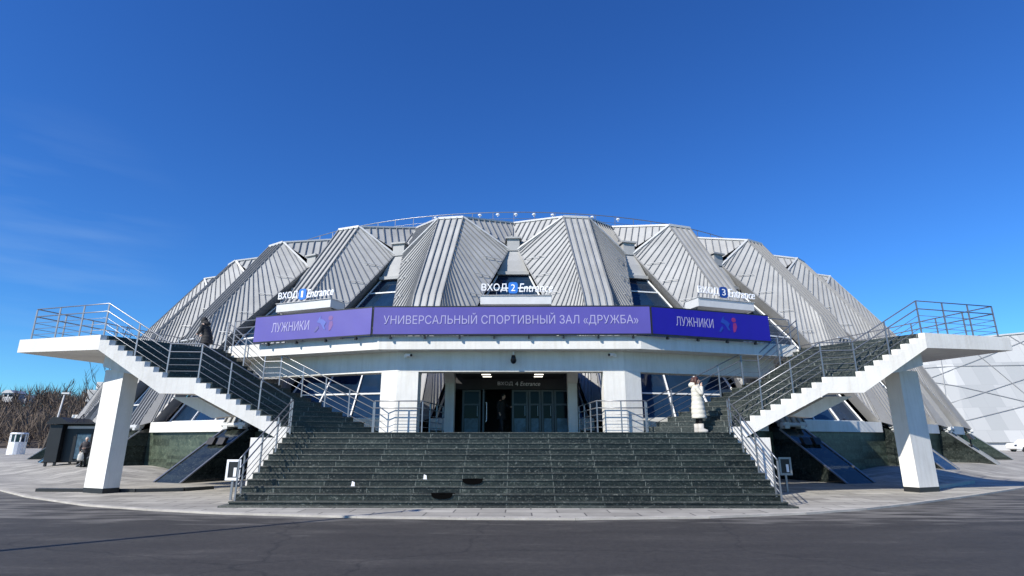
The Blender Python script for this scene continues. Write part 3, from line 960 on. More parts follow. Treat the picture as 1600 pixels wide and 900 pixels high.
for sx, xi, xc, xo in ((-1, 3.14, 3.87, 4.46), (1, 3.20, 3.93, 4.52)):
    mb = MB()
    ring = [(sx * xi, PY + .002), (sx * xc, PY + .002), (sx * xo, facet(xo) + .002), (sx * (xo - .1), facet(xo) + .62), (sx * xi, PY + .62)]
    mb.prism([(x, y, 1.885) for x, y in ring], (0, 0, 3.915 - 1.885))
    obj('pillar', mb, M['white'], ter)
    mb = MB()                      # slimmer post beside the doors with a flared head
    xa, xb3 = (sx * 2.22, sx * 2.58)
    mb.box(min(xa, xb3), max(xa, xb3), 22.3, 22.7, 1.885, 3.95)
    mb.box(min(xa, xb3), max(xa, xb3), 22.3, 22.7, 3.95, 4.615)
    mb.hexa([(min(xa, xb3) - .02, 21.6, 4.42), (max(xa, xb3) + .02, 21.6, 4.42), (max(xa, xb3) + .02, 22.28, 3.8), (min(xa, xb3) - .02, 22.28, 3.8),
             (min(xa, xb3) - .02, 21.6, 4.61), (max(xa, xb3) + .02, 21.6, 4.61), (max(xa, xb3) + .02, 22.28, 4.61), (min(xa, xb3) - .02, 22.28, 4.61)])
    obj('post', mb, M['white'], ter)
mb = MB()
mb.box(-1.95, 2.05, 20.7, 23.28, 4.10, 4.22)
cl = obj('ceiling_panel', mb, M['darkroom'], ter)
for x in (-.95, 1.08):
    for y in (21.0, 21.75, 22.5):
        mb = MB(); mb.box(x - .17, x + .17, y - .05, y + .05, 4.075, 4.097)
        obj('lamp', mb, M['lamp'], cl)

# ------------------------------------------------------------------ main staircase
H = 1.88
NR = 12
rise = H / NR
Y0, Y1 = 14.92, 18.08
run = (Y1 - Y0) / (NR - 1)
st = thing('entrance_staircase', 'wide dark green marble staircase up to the entrance doors', 'staircase', (0, 16.5, 0))
mb = MB()
mb.box(-7.12, 7.12, Y0 - .22, 19.0, 0.0, 0.075)
obj('plinth', mb, M['tread'], st, bevel=.01)
mb = MB(); mt = MB()
for i in range(NR):
    y = Y0 + i * run
    z = i * rise
    y2 = y + run if i < NR - 1 else 23.6
    hw = 6.95
    mb.box(-hw, hw, y, y2 - .001 if i < NR - 1 else 23.6, z + (.076 if i == 0 else .0), z + rise - .036)
    mt.box(-hw - .012, hw + .012, y - .03, y2 - .002 if i < NR - 1 else 23.6, z + rise - .034, z + rise)
obj('riser', mb, M['marble'], st)
obj('tread', mt, M['tread'], st, bevel=.006)
for sx in (-1, 1):
    mb = MB()
    xa, xb3 = sx * 7.0, sx * 8.0
    mb.box(min(xa, xb3), max(xa, xb3), 17.95, 18.5, 0.0, 1.72 if True else 0)
    obj('side_pier', mb, M['white'], st)
# two dark wet stains on the treads, modelled as thin raised patches
def stain_patch(x, y, z, w, d, label):
    mb = MB()
    n = 18
    ring = [(x + w * math.cos(2 * PI * k / n) * (1 + .22 * math.sin(2.3 * k + x * 7)), y + d * math.sin(2 * PI * k / n), z) for k in range(n)]
    mb.prism(ring, (0, 0, .012))
    mb.prism([(x + w * .98 * math.cos(PI + PI * k / 10), y - d * .9, z + .012 - .14 * math.sin(PI * k / 10) ** .6) for k in range(11)], (0, .012, 0))
    o = obj('wet_stain', mb, M['wet'], loc=(x, y, z)); tag(o, label, 'mat', 'black wet stains on the steps')
stain_patch(-1.65, Y0 + 1 * run + .085, 2 * rise + .002, .28, .13, 'black wet stain on the second lowest marble step, below the doors')
stain_patch(-.92, Y0 + 3 * run + .085, 4 * rise + .002, .28, .13, 'black wet stain on a middle marble step, higher of the two dark stains')

for k_, (x_, st_, lab) in enumerate(((-4.05, 3, 'white paper scrap on a lower marble step, nearer the sunlit side stair'), (-2.2, 4, 'white paper scrap on the marble step above the two dark stains'))):
    y_ = Y0 + st_ * run - .16; z_ = st_ * rise + .002
    mb = MB()
    mb.prism([(x_ - .06, y_ - .05, z_), (x_ + .05, y_ - .04, z_), (x_ + .03, y_ + .06, z_), (x_ - .04, y_ + .05, z_)], (0, 0, .006))
    mb.prism([(x_ - .05, y_ - .02, z_ + .006), (x_ + .03, y_ - .01, z_ + .006), (x_ + .02, y_ + .03, z_ + .09), (x_ - .05, y_ + .03, z_ + .12)], (0, .006, 0))
    tag(obj('paper_scrap', mb, M['signwhite'], loc=(x_, y_, z_)), lab, 'litter', 'paper scraps on the steps')

# ------------------------------------------------------------------ side staircases
def side_stair(sx, label):
    X = lambda x: sx * x
    t = thing('side_staircase', label, 'staircase', (X(12.9), 18.9, 0))
    zm = 3.56
    lo = [(6.97, 18.10), (9.95, 17.92), (4.55, 19.55), (8.25, 20.35)]      # near start, near end, far start, far end
    up = [(11.0, 17.82), (13.05, 17.6), (8.9, 20.45), (10.62, 20.75)]
    body, ris, trd = MB(), MB(), MB()
    prev_bottom = None
    def flight(q, n, z0, z1, b0, b1):
        h = (z1 - z0) / n
        for i in range(n):
            t0, t1 = i / (n - 1), (i + 1) / (n - 1)
            if i == n - 1: break
            a, b = lerp((*q[0], 0), (*q[1], 0), t0), lerp((*q[0], 0), (*q[1], 0), t1)
            c, d = lerp((*q[2], 0), (*q[3], 0), t0), lerp((*q[2], 0), (*q[3], 0), t1)
            zt = z0 + (i + 1) * h
            ba, bb = b0 + (b1 - b0) * t0, b0 + (b1 - b0) * t1
            body.hexa([(X(a.x), a.y, ba), (X(b.x), b.y, bb), (X(d.x), d.y, bb), (X(c.x), c.y, ba), (X(a.x), a.y, zt - .002), (X(b.x), b.y, zt - .002), (X(d.x), d.y, zt - .002), (X(c.x), c.y, zt - .002)])
        for i in range(n):
            t0 = i / (n - 1); t1 = min(1, (i + 1) / (n - 1))
            a, b = lerp((*q[0], 0), (*q[1], 0), t0), lerp((*q[0], 0), (*q[1], 0), t1)
            c, d = lerp((*q[2], 0), (*q[3], 0), t0), lerp((*q[2], 0), (*q[3], 0), t1)
            a2, c2 = lerp(a, c, .045), lerp(a, c, .99)
            b2, d2 = lerp(b, d, .045), lerp(b, d, .99)
            o = Vector((-.035, 0, 0))
            za, zb = z0 + i * h, z0 + (i + 1) * h
            ris.hexa([(X(p.x), p.y, za + .002) for p in (a2 + o, a2 + o * .05, c2 + o * .05, c2 + o)] + [(X(p.x), p.y, zb - .004) for p in (a2 + o, a2 + o * .05, c2 + o * .05, c2 + o)])
            if i < n - 1:
                trd.hexa([(X(p.x), p.y, zb) for p in (a2 + o * 1.6, b2, d2, c2 + o * 1.6)] + [(X(p.x), p.y, zb + .03) for p in (a2 + o * 1.6, b2, d2, c2 + o * 1.6)])
    flight(lo, 10, 1.88, zm, 1.56, 3.06)
    flight(up, 8, zm, TZ, 3.06, 4.42)
    # half landing
    m = [lo[1], up[0], up[2], lo[3]]
    body.hexa([(X(x), y, 3.06) for x, y in m] + [(X(x), y, zm - .002) for x, y in m])
    mi = [lerp((*m[0], 0), (*m[3], 0), .045), lerp((*m[1], 0), (*m[2], 0), .045), lerp((*m[1], 0), (*m[2], 0), .99), lerp((*m[0], 0), (*m[3], 0), .99)]
    trd.hexa([(X(p.x), p.y, zm) for p in mi] + [(X(p.x), p.y, zm + .03) for p in mi])
    obj('flight', body, M['white'], t)
    obj('riser', ris, M['marble'], t)
    obj('tread', trd, M['tread'], t)
    # top landing: cantilevered slab running back to the terrace, thinner towards its tip
    plan = [(13.05, 17.6), (16.45, 18.5), (15.2, 22.4), (13.6, 27.2), (10.56, 26.6), (10.56, 20.9)]
    zb = [4.42, 4.47, 4.47, 4.47, 4.47, 4.42]
    mb = MB()
    bot = [(X(x), y, z) for (x, y), z in zip(plan, zb)]; top = [(X(x), y, TZ) for x, y in plan]
    n = len(plan)
    mb.add(bot + top, [tuple(range(n))[::-1], tuple(range(n, 2 * n))] + [(i, (i + 1) % n, n + (i + 1) % n, n + i) for i in range(n)])
    obj('landing', mb, M['white'], t)
    # deep rib below the lower flight
    mb = MB()
    mb.prism([(X(11.4), 19.15, 3.05), (X(10.55), 19.15, 3.05), (X(9.3), 19.15, 2.42), (X(9.95), 19.15, 2.36)], (0, .45, 0))
    obj('rib', mb, M['white'], t)
    # cross beam with its bracket, and the leaning-faced column
    mb = MB()
    mb.prism([(X(11.75), 18.35, 3.62), (X(12.75), 18.35, 3.80), (X(13.35), 18.35, 3.98), (X(13.35), 18.35, 4.44), (X(11.75), 18.35, 4.05)], (0, 2.1, 0))
    obj('cross_beam', mb, M['white'], t)
    dy = .75 if sx > 0 else 0
    ox = .4 if sx > 0 else 0
    colp = [(12.72 + ox, 18.49 + dy), (13.62 + ox, 18.88 + dy), (13.40 + ox, 19.32 + dy), (12.50 + ox, 18.93 + dy)]
    mb = MB()
    mb.prism([(X(x), y, .18) for x, y in colp], (0, 0, 3.75))
    obj('column', mb, M['white'], t)
    cx = sum(p[0] for p in colp) / 4; cy = sum(p[1] for p in colp) / 4
    mb = MB()
    mb.prism([(X(cx + (x - cx) * 1.012), cy + (y - cy) * 1.012, -.02) for x, y in colp], (0, 0, .20))
    obj('column_base', mb, M['charcoal'], t)
    return t
side_stair(-1, 'white concrete side staircase with dark steps, lit by the sun, beside the black kiosk')
side_stair(1, 'white concrete side staircase with dark steps beside the pale panelled arena')

# ------------------------------------------------------------------ railings
def railing(name, label, path, thick=(1.02, .82), thin=(.62, .42, .22), spacing=1.0, posts=None, r=.019, group='steel railings'):
    """path: list of (x, y, z) floor points; handrails thick, lower rails thin"""
    path = [Vector(p) for p in path]
    t = thing(name, label, 'railing', tuple(path[0]), group)
    for k, h in enumerate(thick):
        mb = MB(); mb.tube([p + Vector((0, 0, h)) for p in path], r, 8)
        obj('handrail', mb, M['steel'], t, smooth=True)
    for h in thin:
        mb = MB(); mb.tube([p + Vector((0, 0, h)) for p in path], r * .5, 6)
        obj('rail', mb, M['steel'], t, smooth=True)
    pts = []
    for a, b in zip(path, path[1:]):
        Ln = (b - a).xy.length
        k = max(1, round(Ln / spacing))
        for i in range(k): pts.append(lerp(a, b, (i + .0) / k))
    pts.append(path[-1])
    for p in pts:
        mb = MB(); mb.box(p.x - .021, p.x + .021, p.y - .013, p.y + .013, p.z - .06, p.z + max(thick) - .02)
        obj('post', mb, M['steel'], t)
    return t

words = {-1: 'left', 1: 'right'}
for sx in (-1, 1):
    X = lambda x: sx * x
    near = 'the side staircase by the kiosk' if sx < 0 else 'the side staircase by the pale arena'
    # along the main steps
    railing('stair_railing', 'steel railing going down the marble steps next to ' + near,
            [(X(6.82), 18.02, H), (X(6.82), Y0 + run, rise * 2), (X(6.86), Y0 + .1, rise)], (1.0, .74), (.5, .34, .18), .98)
    # outer edge of the side stairs and round the top landing
    railing('stair_railing', 'long steel railing on the street edge of ' + near,
            [(X(6.95), 18.2, H), (X(9.95), 18.02, 3.60), (X(10.95), 17.94, 3.60), (X(13.05), 17.72, TZ), (X(16.12), 18.55, TZ), (X(15.05), 22.3, TZ), (X(13.6), 26.6, TZ)],
            (1.06, .80), (.58, .38, .18), .98)
    # inner edge
    railing('stair_railing', 'steel railing on the building side of ' + near,
            [(X(2.62), 22.2, H), (X(2.90), 19.12, H), (X(4.5), 19.12, H), (X(4.62), 19.45, H), (X(8.25), 20.2, 3.60), (X(8.9), 20.3, 3.60), (X(10.6), 20.62, TZ)],
            (1.03, .80), (.58, .38, .18), .95)
railing('terrace_railing', 'steel railing along the terrace edge behind the banners',
        [(-10.5, 20.98, 5.05), (-4.4, 18.93, 5.05), (4.4, 18.93, 5.05), (10.5, 20.98, 5.05)], (.98, .72), (.46, .24), 1.5)
rp_ = [frame(R(a))(25.9, 0, 15.02) for a in range(-66, 67, 3)]
railing('roof_railing', 'thin pale railing running round the top of the dome', rp_, (1.0,), (.55,), 1.35, r=.03)

# ------------------------------------------------------------------ banners and signs
def banner(label, a, b, z0, z1, m, lines, emblem=None):
    a, b = Vector((*a, 0)), Vector((*b, 0))
    d = (b - a).normalized(); n = d.cross(Vector((0, 0, 1)))
    Ln = (b - a).length
    up = Vector((0, 0, 1))
    t = thing('banner', label, 'banner', tuple((a + b) / 2 + up * z0), 'banners on the terrace edge')
    nu, nv = 40, 6
    mb = MB()
    vs = []
    for j in range(nv + 1):
        for i in range(nu + 1):
            u, v = i / nu, j / nv
            w = .010 * math.sin(u * 23 + v * 2) * math.sin(PI * v) + .006 * math.sin(u * 61)
            vs.append(a + d * Ln * u + up * (z0 + (z1 - z0) * v) - n * (.008 + w * .4))
    fs = [(j * (nu + 1) + i, j * (nu + 1) + i + 1, (j + 1) * (nu + 1) + i + 1, (j + 1) * (nu + 1) + i) for j in range(nv) for i in range(nu)]
    mb.add(vs, fs)
    vb = [p - n * .012 for p in vs]
    mb.add(vb, [f[::-1] for f in fs])
    obj('cloth', mb, m, t, smooth=True)
    mb = MB()
    for z in (z0 - .012, z1 + .012): mb.beam(a - n * .042 + up * z, b - n * .042 + up * z, .06, .07)
    for q in (a, b): mb.beam(q - n * .05 + up * (z0 - .03), q - n * .05 + up * (z1 + .03), .05, .05)
    obj('frame', mb, M['black'], t)
    k = max(4, round(Ln / 1.15))
    for i in range(k):
        p = a + d * Ln * (i + .5) / k
        mb = MB(); mb.beam(p - n * .06 + up * (z0 - .05), p - n * .16 + up * (z0 - .12), .05, .06); mb.beam(p - n * .06 + up * (z0 - .04), p - n * .06 + up * (z0 - .16), .06, .05)
        obj('bracket', mb, M['black'], t)
    for body, u0, wd, zc, ht, bold in lines:
        mb = MB()
        text_into(mb, body, wd, ht, .002, a + d * u0 + up * zc + n * .0, d, up, bold=bold)
        obj('lettering', mb, M['lavender'], t)
    if emblem:
        u0, zc, sc, cols = emblem
        o3 = a + d * u0 + up * zc + n * .0
        def shp(pts, m):
            mb = MB(); mb.prism([o3 + d * (x * sc) + up * (y * sc) for x, y in pts], n * .002); obj('emblem', mb, m, t)
        def blob(cx, cy, rx, ry, k=14): return [(cx + rx * math.cos(2 * PI * q / k), cy + ry * math.sin(2 * PI * q / k)) for q in range(k)]
        shp([(-.05, .16), (.1, .42), (.22, .55), (.2, .36), (.42, .28), (.62, .12), (.5, -.1), (.62, -.34), (.46, -.28), (.32, -.06), (.22, .06)], cols[0])
        shp([(-.22, -.42), (-.1, -.44), (.12, -.2), (.06, -.06), (-.04, -.14)], cols[1])
        shp(blob(.92, .36, .16, .15), cols[2])
        shp([(.86, .14), (1.06, .2), (1.12, -.06), (.98, -.36), (.84, -.42), (.82, -.12)], cols[2])
    return t
banner('long violet banner reading УНИВЕРСАЛЬНЫЙ СПОРТИВНЫЙ ЗАЛ «ДРУЖБА» over the entrance', (-4.60, 18.62), (4.74, 18.62), 5.09, 6.01, M['banner'],
       [('УНИВЕРСАЛЬНЫЙ СПОРТИВНЫЙ ЗАЛ «ДРУЖБА»', .34, 8.6, 5.37, .44, .022)])
banner('pale violet banner reading ЛУЖНИКИ below the number 1 sign', (-9.36, 20.16), (-4.68, 18.62), 5.09, 6.0, M['banner'],
       [('ЛУЖНИКИ', .78, 1.62, 5.40, .34, .02)], (2.75, 5.55, .58, (M['emb_blue'], M['emb_grey'], M['emb_red'])))
banner('deep blue banner reading ЛУЖНИКИ below the number 3 sign', (4.82, 18.64), (9.38, 20.16), 5.09, 6.0, M['banner_blue'],
       [('ЛУЖНИКИ', .92, 1.50, 5.42, .32, .02)], (2.75, 5.55, .58, (M['emb_teal'], M['emb_teal'], M['emb_redv'])))

def entry_sign(num, label, cx, cy, ang, z0, plate, w=3.25):
    d = Vector((math.cos(ang), math.sin(ang), 0)); n = Vector((math.sin(ang), -math.cos(ang), 0)); up = Vector((0, 0, 1))
    c = Vector((cx, cy, 0))
    can = thing('entrance_canopy', 'grey box canopy under the %s sign on the terrace' % num, 'canopy', (cx, cy, z0), 'canopies over the terrace doors')
    mb = MB()
    mb.obox(c + up * (z0 + .22) - n * .45, d * w / 2, n * .5, up * .20)
    mb.obox(c + up * (z0 + .435) - n * .42, d * (w / 2 + .03), n * .53, up * .012)
    obj('box', mb, M['kraft'], can, bevel=.01)
    mb = MB()
    for s in (-1, 1):
        mb.prism([c + d * s * (w / 2) + up * z0 - n * .9, c + d * s * (w / 2 + .35) + up * (z0 - .5) - n * .9, c + d * s * (w / 2) + up * (z0 - .5) - n * .9], n * .85)
    mb.obox(c + up * (TZ + (z0 - TZ) / 2) - n * 1.0, d * w / 2, n * .05, up * ((z0 - TZ) / 2))
    obj('door_surround', mb, M['charcoal'], can)
    t = thing('entrance_sign', label, 'sign', (cx, cy, z0 + .45), 'signs over the terrace doors')
    z = z0 + .60
    lx = -w / 2 + .05
    mb = MB(); text_into(mb, 'ВХОД', 1.18, .40, .06, c + d * lx + up * z, d, up, bold=.015); obj('lettering', mb, M['signwhite'], t)
    mb = MB(); text_into(mb, 'Entrance', 1.55, .40, .06, c + d * (lx + 1.72) + up * z, d, up, shear=.22, bold=.0); obj('lettering', mb, M['signwhite'], t)
    mb = MB()
    q = c + d * (lx + 1.45) + up * (z + .2)
    k = 20; ring = []
    for i in range(k):
        a = 2 * PI * i / k; ca, sa = math.cos(a), math.sin(a)
        ring.append(q + d * (.22 * math.copysign(abs(ca) ** .5, ca)) + up * (.27 * math.copysign(abs(sa) ** .5, sa)))
    mb.prism(ring, n * .05)
    pl = obj('number_plate', mb, plate, t)
    mb = MB(); text_into(mb, num, .11 if num == '1' else .2, .32, .012, q - d * (.06 if num == '1' else .1) - up * .16 + n * .052, d, up, bold=.02); obj('digit', mb, M['signwhite'], pl)
    mb = MB()
    mb.tube([c + d * lx + up * (z + .08) - n * .04, c + d * (w / 2) + up * (z + .08) - n * .04], .014)
    for i in range(6):
        p = c + d * (lx + .1 + i * (w - .3) / 5) - n * .04
        mb.tube([p + up * (z0 + .43), p + up * (z + .1)], .014)
    obj('stand', mb, M['steel'], t)
entry_sign('2', 'white sign ВХОД 2 Entrance with a blue number plate, over the middle of the terrace', .18, 25.0, 0.0, 7.62, M['signblue'])
entry_sign('1', 'white sign ВХОД 1 Entrance with a blue number plate, above the pale violet banner', -9.95, 26.0, -R(20), 7.62, M['signblue'], 3.2)
entry_sign('3', 'white sign ВХОД 3 Entrance with a navy number plate, above the deep blue banner', 10.1, 26.0, R(20), 7.62, M['signnavy'], 3.2)
t = thing('entrance_sign', 'small white sign ВХОД 4 Entrance on the dark header over the doors', 'sign', (.3, LY, 3.86))
mb = MB(); text_into(mb, 'ВХОД', .62, .17, .02, (-.56, LY - .006, 3.80), (1, 0, 0), (0, 0, 1), bold=.0); obj('lettering', mb, M['signwhite'], t)
mb = MB(); text_into(mb, '4', .12, .17, .02, (.16, LY - .006, 3.80), (1, 0, 0), (0, 0, 1), bold=.0); obj('lettering', mb, M['signwhite'], t)
mb = MB(); text_into(mb, 'Entrance', .82, .17, .02, (.36, LY - .006, 3.80), (1, 0, 0), (0, 0, 1), shear=.22, bold=.0); obj('lettering', mb, M['signwhite'], t)

# ------------------------------------------------------------------ cameras and lamps on the building
def bullet(x, y, z, s, label):
    t = thing('security_camera', label, 'camera', (x, y, z), 'white cameras under the terrace')
    mb = MB(); mb.box(x - .05, x + .05, y - .06, y, z - .05, z + .05); mb.tube([(x, y - .05, z), (x + s * .06, y - .18, z + .01)], .02); obj('mount', mb, M['signwhite'], t)
    mb = MB(); mb.tube([(x + s * .02, y - .10, z + .03), (x + s * .24, y - .34, z - .02)], .05, 10); obj('body', mb, M['signwhite'], t)
    mb = MB(); mb.tube([(x + s * .238, y - .338, z - .02), (x + s * .255, y - .356, z - .024)], .045, 10); obj('lens', mb, M['black'], t)
bullet(-3.6, PY, 4.46, 1, 'white bullet camera on the beam above the pillar near the kiosk side')
bullet(3.62, PY, 4.46, -1, 'white bullet camera on the beam above the pillar near the woman in white')
t = thing('security_camera', 'round dark dome camera hanging in the middle of the header beam', 'camera', (.13, PY, 4.5))
mb = MB(); mb.tube([(.13, PY - .01, 4.55), (.13, PY - .2, 4.55), (.13, PY - .2, 4.42)], .035, 8); obj('bracket', mb, M['signwhite'], t)
mb = MB(); mb.tube([(.13, PY - .2, 4.45), (.13, PY - .2, 4.26)], [.06, .105], 14); obj('housing', mb, M['black'], t, smooth=True)
mb = MB(); mb.ball((.13, PY - .2, 4.25), .095); obj('dome', mb, M['darkglass'], t, smooth=True)

rl = None
spots = [(-11.5, 'at the left end of the dome railing'), (-4.9, 'on the dome railing left of the middle'), (-2.3, 'on the dome railing just left of the middle post'), (0.3, 'on the middle post of the dome railing'),
         (2.9, 'on the dome railing just right of the middle post'), (5.6, 'on the dome railing right of the middle'), (11.5, 'on the dome railing above the second petal on the arena side'), (15.5, 'at the right end of the dome railing')]
for a, w in spots:
    p = frame(R(a))(25.9, 0, 15.72)
    if rl is None:
        rl = thing('roof_lamp', 'small white lamp ' + w, 'lamp', tuple(p), 'lamps on the dome railing')
        mb = MB(); mb.tube([p, p + Vector((0, 0, .12))], .03); obj('stem', mb, M['frame'], rl)
        mb = MB(); mb.rings([[p + Vector((r * math.cos(2 * PI * k / 12), r * math.sin(2 * PI * k / 12), z)) for k in range(12)] for r, z in ((.05, .08), (.12, .11), (.13, .15), (.09, .19))]); obj('head', mb, M['signwhite'], rl, smooth=True)
    else:
        copy_thing(rl, tuple(p), 'small white lamp ' + w)

fl = None
fspots = [(-20.3, 'on the sunlit black buttress beside the kiosk-side staircase'), (20.3, 'on the blue-shining buttress under the staircase by the arena'), (45.3, 'on the buttress just right of the right column'),
          (58.0, 'on the last big buttress before the pale arena'), (70.844, 'low on the farthest buttress by the parked car'), (-32.8, 'on the buttress hidden behind the left column')]
for a, w in fspots:
    P = frame(R(a)); p = P(37.0, 0, 1.35 if abs(a) < 25 else 1.6)
    er, et = P(1, 0, 0) - P(0, 0, 0), P(0, 1, 0) - P(0, 0, 0); up = Vector((0, 0, 1))
    t = thing('floodlight', 'black twin floodlight ' + w, 'floodlight', tuple(p), 'floodlights on the buttresses')
    mb = MB(); mb.beam(p - up * .3, p + up * .15, .06, .06); mb.beam(p + up * .15 - et * .38, p + up * .15 + et * .38, .05, .05); mb.beam(p - up * .18 - et * .2, p - up * .18 + et * .2, .2, .05); obj('bracket', mb, M['black'], t)
    for s in (-1, 1):
        mb = MB(); mb.obox(p + et * s * .3 + up * .28 + er * .04, et * .19, er * .09, (up * .15 - er * .08)); hd = obj('lamp_head', mb, M['black'], t, bevel=.01)
        mb = MB(); mb.obox(p + et * s * .3 + up * .28 - er * .07, et * .16, er * .005, (up * .12 - er * .06)); obj('lens', mb, M['glass'], hd)

# ------------------------------------------------------------------ small street things
def notice(x, y, z0, sx, m, label):
    t = thing('notice_frame', label, 'notice board', (x, y, z0))
    mb = MB()
    for xa, xb3, za, zb in ((-.2, -.14, 0, .56), (.14, .2, 0, .56), (-.14, .14, .5, .56), (-.14, .14, 0, .07)): mb.box(x + xa, x + xb3, y - .04, y, z0 + za, z0 + zb)
    obj('frame', mb, m, t)
    mb = MB(); mb.box(x - .14, x + .14, y - .025, y - .01, z0 + .07, z0 + .5); obj('panel', mb, M['charcoal'], t)
    mb = MB(); mb.box(x + sx * .05 - .03, x + sx * .05 + .05, y - .045, y - .03, z0 + .1, z0 + .34); obj('notice', mb, M['signwhite'], t)
    mb = MB(); mb.box(x - .03, x + .03, y + .0, y + .04, .0, z0 + .3); obj('post', mb, M['steel'], t)
notice(-7.75, 16.6, .55, 1, M['signwhite'], 'small white framed notice on a post beside the sunlit stair foot')
notice(8.95, 19.3, .55, 1, M['steel'], 'small grey framed notice on a post in the shade beside the stair foot')

# black kiosk
kx, ky, kz = -23.9, 29.6, .42
kt = thing('kiosk', 'black box kiosk with a glass window strip standing left of the stair column', 'kiosk', (kx, ky, kz))
d = Vector((.985, .17, 0)); n = Vector((.17, -.985, 0)); up = Vector((0, 0, 1)); c0 = Vector((kx, ky, kz))
mb = MB()
mb.obox(c0 + d * .3 + up * 1.1 - n * 1.2, d * .3, n * 1.2, up * .94)
mb.obox(c0 + d * 3.2 + up * 1.1 - n * 1.35, d * 2.6, n * 1.05, up * .94)
obj('body', mb, M['charcoal'], kt, bevel=.02)
mb = MB()
mb.prism([c0 - d * .15 + up * 2.06 + n * .15, c0 + d * 6.1 + up * 2.06 + n * .15, c0 + d * 6.1 + up * 2.13 + n * .15, c0 + d * .9 + up * 2.13 + n * .15, c0 + d * .5 + up * 2.40 + n * .15, c0 + d * .1 + up * 2.40 + n * .15], -n * 2.7)
obj('roof', mb, M['black'], kt)
mb = MB(); mb.beam(c0 + d * .7 + up * 1.9 - n * .28, c0 + d * 5.9 + up * 1.9 - n * .28, .05, .13); obj('lamp_strip', mb, M['kraft'], kt)
for q in (1.55, 2.35):
    mb = MB(); mb.obox(c0 + d * q + up * .95 - n * .28, d * .33, n * .02, up * .62); w = obj('window', mb, M['film'], kt)
    mb = MB()
    for s in (-1, 1): mb.obox(c0 + d * (q + s * .36) + up * .95 - n * .27, d * .03, n * .03, up * .66)
    obj('frame', mb, M['black'], w)
for q in (.08, .5):
    for r_ in (.1, 2.2):
        mb = MB(); mb.obox(c0 + d * q + up * .06 - n * r_, d * .05, n * .05, up * .1); obj('foot', mb, M['black'], kt)
for q in (1.0, 3.0, 5.0):
    mb = MB(); mb.beam(c0 + d * q + up * 2.1 - n * .3, c0 + d * q + up * 2.6 - n * .9, .04, .04); mb.beam(c0 + d * (q + .4) + up * 2.1 - n * .3, c0 + d * q + up * 2.6 - n * .9, .04, .04); obj('roof_bracket', mb, M['black'], kt)

# guard booth
bx, by, bz = -46.6, 54.0, .42
t = thing('guard_booth', 'small white round guard booth with a glazed top at the foot of the hill', 'booth', (bx, by, bz))
def cyl(mb, x, y, z0, z1, r0, r1, k=16): mb.rings([[(x + r * math.cos(2 * PI * i / k), y + r * math.sin(2 * PI * i / k), z) for i in range(k)] for r, z in ((r0, z0), (r1, z1))])
mb = MB(); cyl(mb, bx, by, bz - .1, bz + 1.15, .68, .66); obj('body', mb, M['signwhite'], t)
mb = MB(); cyl(mb, bx, by, bz + 1.15, bz + 1.85, .6, .6); cg = obj('window', mb, M['glass'], t)
mb = MB()
for i in range(10):
    a = 2 * PI * i / 10; mb.beam((bx + .62 * math.cos(a), by + .62 * math.sin(a), bz + 1.15), (bx + .62 * math.cos(a), by + .62 * math.sin(a), bz + 1.85), .08, .08)
obj('frame', mb, M['frame'], cg)
mb = MB(); cyl(mb, bx, by, bz + 1.85, bz + 2.0, .72, .6); obj('roof', mb, M['frame'], t)

# low ramp leaning by the kiosk (dark boards with pale edges)
# light poles
def pole(x, y, h, lean, label, r=.1):
    z = gz(x, y) if abs(x) < 60 and y < 100 else 0
    t = thing('street_lamp', label, 'street lamp', (x, y, z))
    mb = MB(); mb.tube([(x, y, z), (x + lean, y, z + h)], [r, r * .6], 8); obj('pole', mb, M['kraft'], t, smooth=True)
    mb = MB(); mb.obox((x + lean + .15, y, z + h + .04), (.36, 0, 0), (0, .13, 0), (0, 0, .07)); obj('lamp_head', mb, M['kraft'], t)
    mb = MB(); mb.tube([(x, y, z), (x, y, z + .5)], r * 1.6, 8); obj('base', mb, M['kraft'], t)
pole(-42.0, 52, 5.4, .5, 'short pale street lamp pole right of the white guard booth')
pole(-38.6, 55, 7.2, .4, 'taller pale street lamp pole behind the black kiosk')
# a lamp post standing on the street, just outside the picture; its shadow crosses the road
hfac = 1 / math.tan(SUN_EL)
t = thing('street_lamp', 'slender street lamp on the road side whose thin shadow crosses the asphalt', 'street lamp', (-2.1 - 8.2 * hfac * math.sin(SUN_AZ), 14.3 - 8.2 * hfac * math.cos(SUN_AZ), 0))
lx_, ly_, _ = t.location
mb = MB(); mb.tube([(lx_, ly_, 0), (lx_, ly_, 8.2)], [.10, .06], 10); obj('pole', mb, M['black'], t, smooth=True)
mb = MB(); mb.obox((lx_, ly_ - .1, 8.22), (.07, 0, 0), (0, .2, 0), (0, 0, .04)); obj('lamp_head', mb, M['black'], t)
mb = MB(); mb.tube([(lx_, ly_, 0), (lx_, ly_, .8)], .1, 10); obj('base', mb, M['black'], t)

# pale pavilion with stacked boxes behind the last petals
px_, py_ = -42.5, 60.0
t = thing('pavilion', 'white boxy pavilion top showing behind the black kiosk', 'pavilion', (px_, py_, .4))
mb = MB(); mb.obox((px_ - 1.6, py_, 6.2), (.85, .4, 0), (-.3, .8, 0), (0, 0, .62)); mb.obox((px_ - 1.7, py_ + .3, 7.35), (.42, .15, 0), (-.15, .5, 0), (0, 0, .36)); obj('body', mb, M['white'], t, bevel=.05)
mb = MB(); mb.box(px_ - 1.9, px_ - 1.3, py_ - .2, py_ + .4, .4, 5.3); mb.box(px_ - 1.9, px_ - 1.4, py_, py_ + .4, 7.1, 7.5); obj('column', mb, M['white'], t)
mb = MB(); mb.box(px_ - 4.6, px_ + 1.5, py_ + .5, py_ + .9, 3.95, 4.35); obj('beam', mb, M['white'], t)

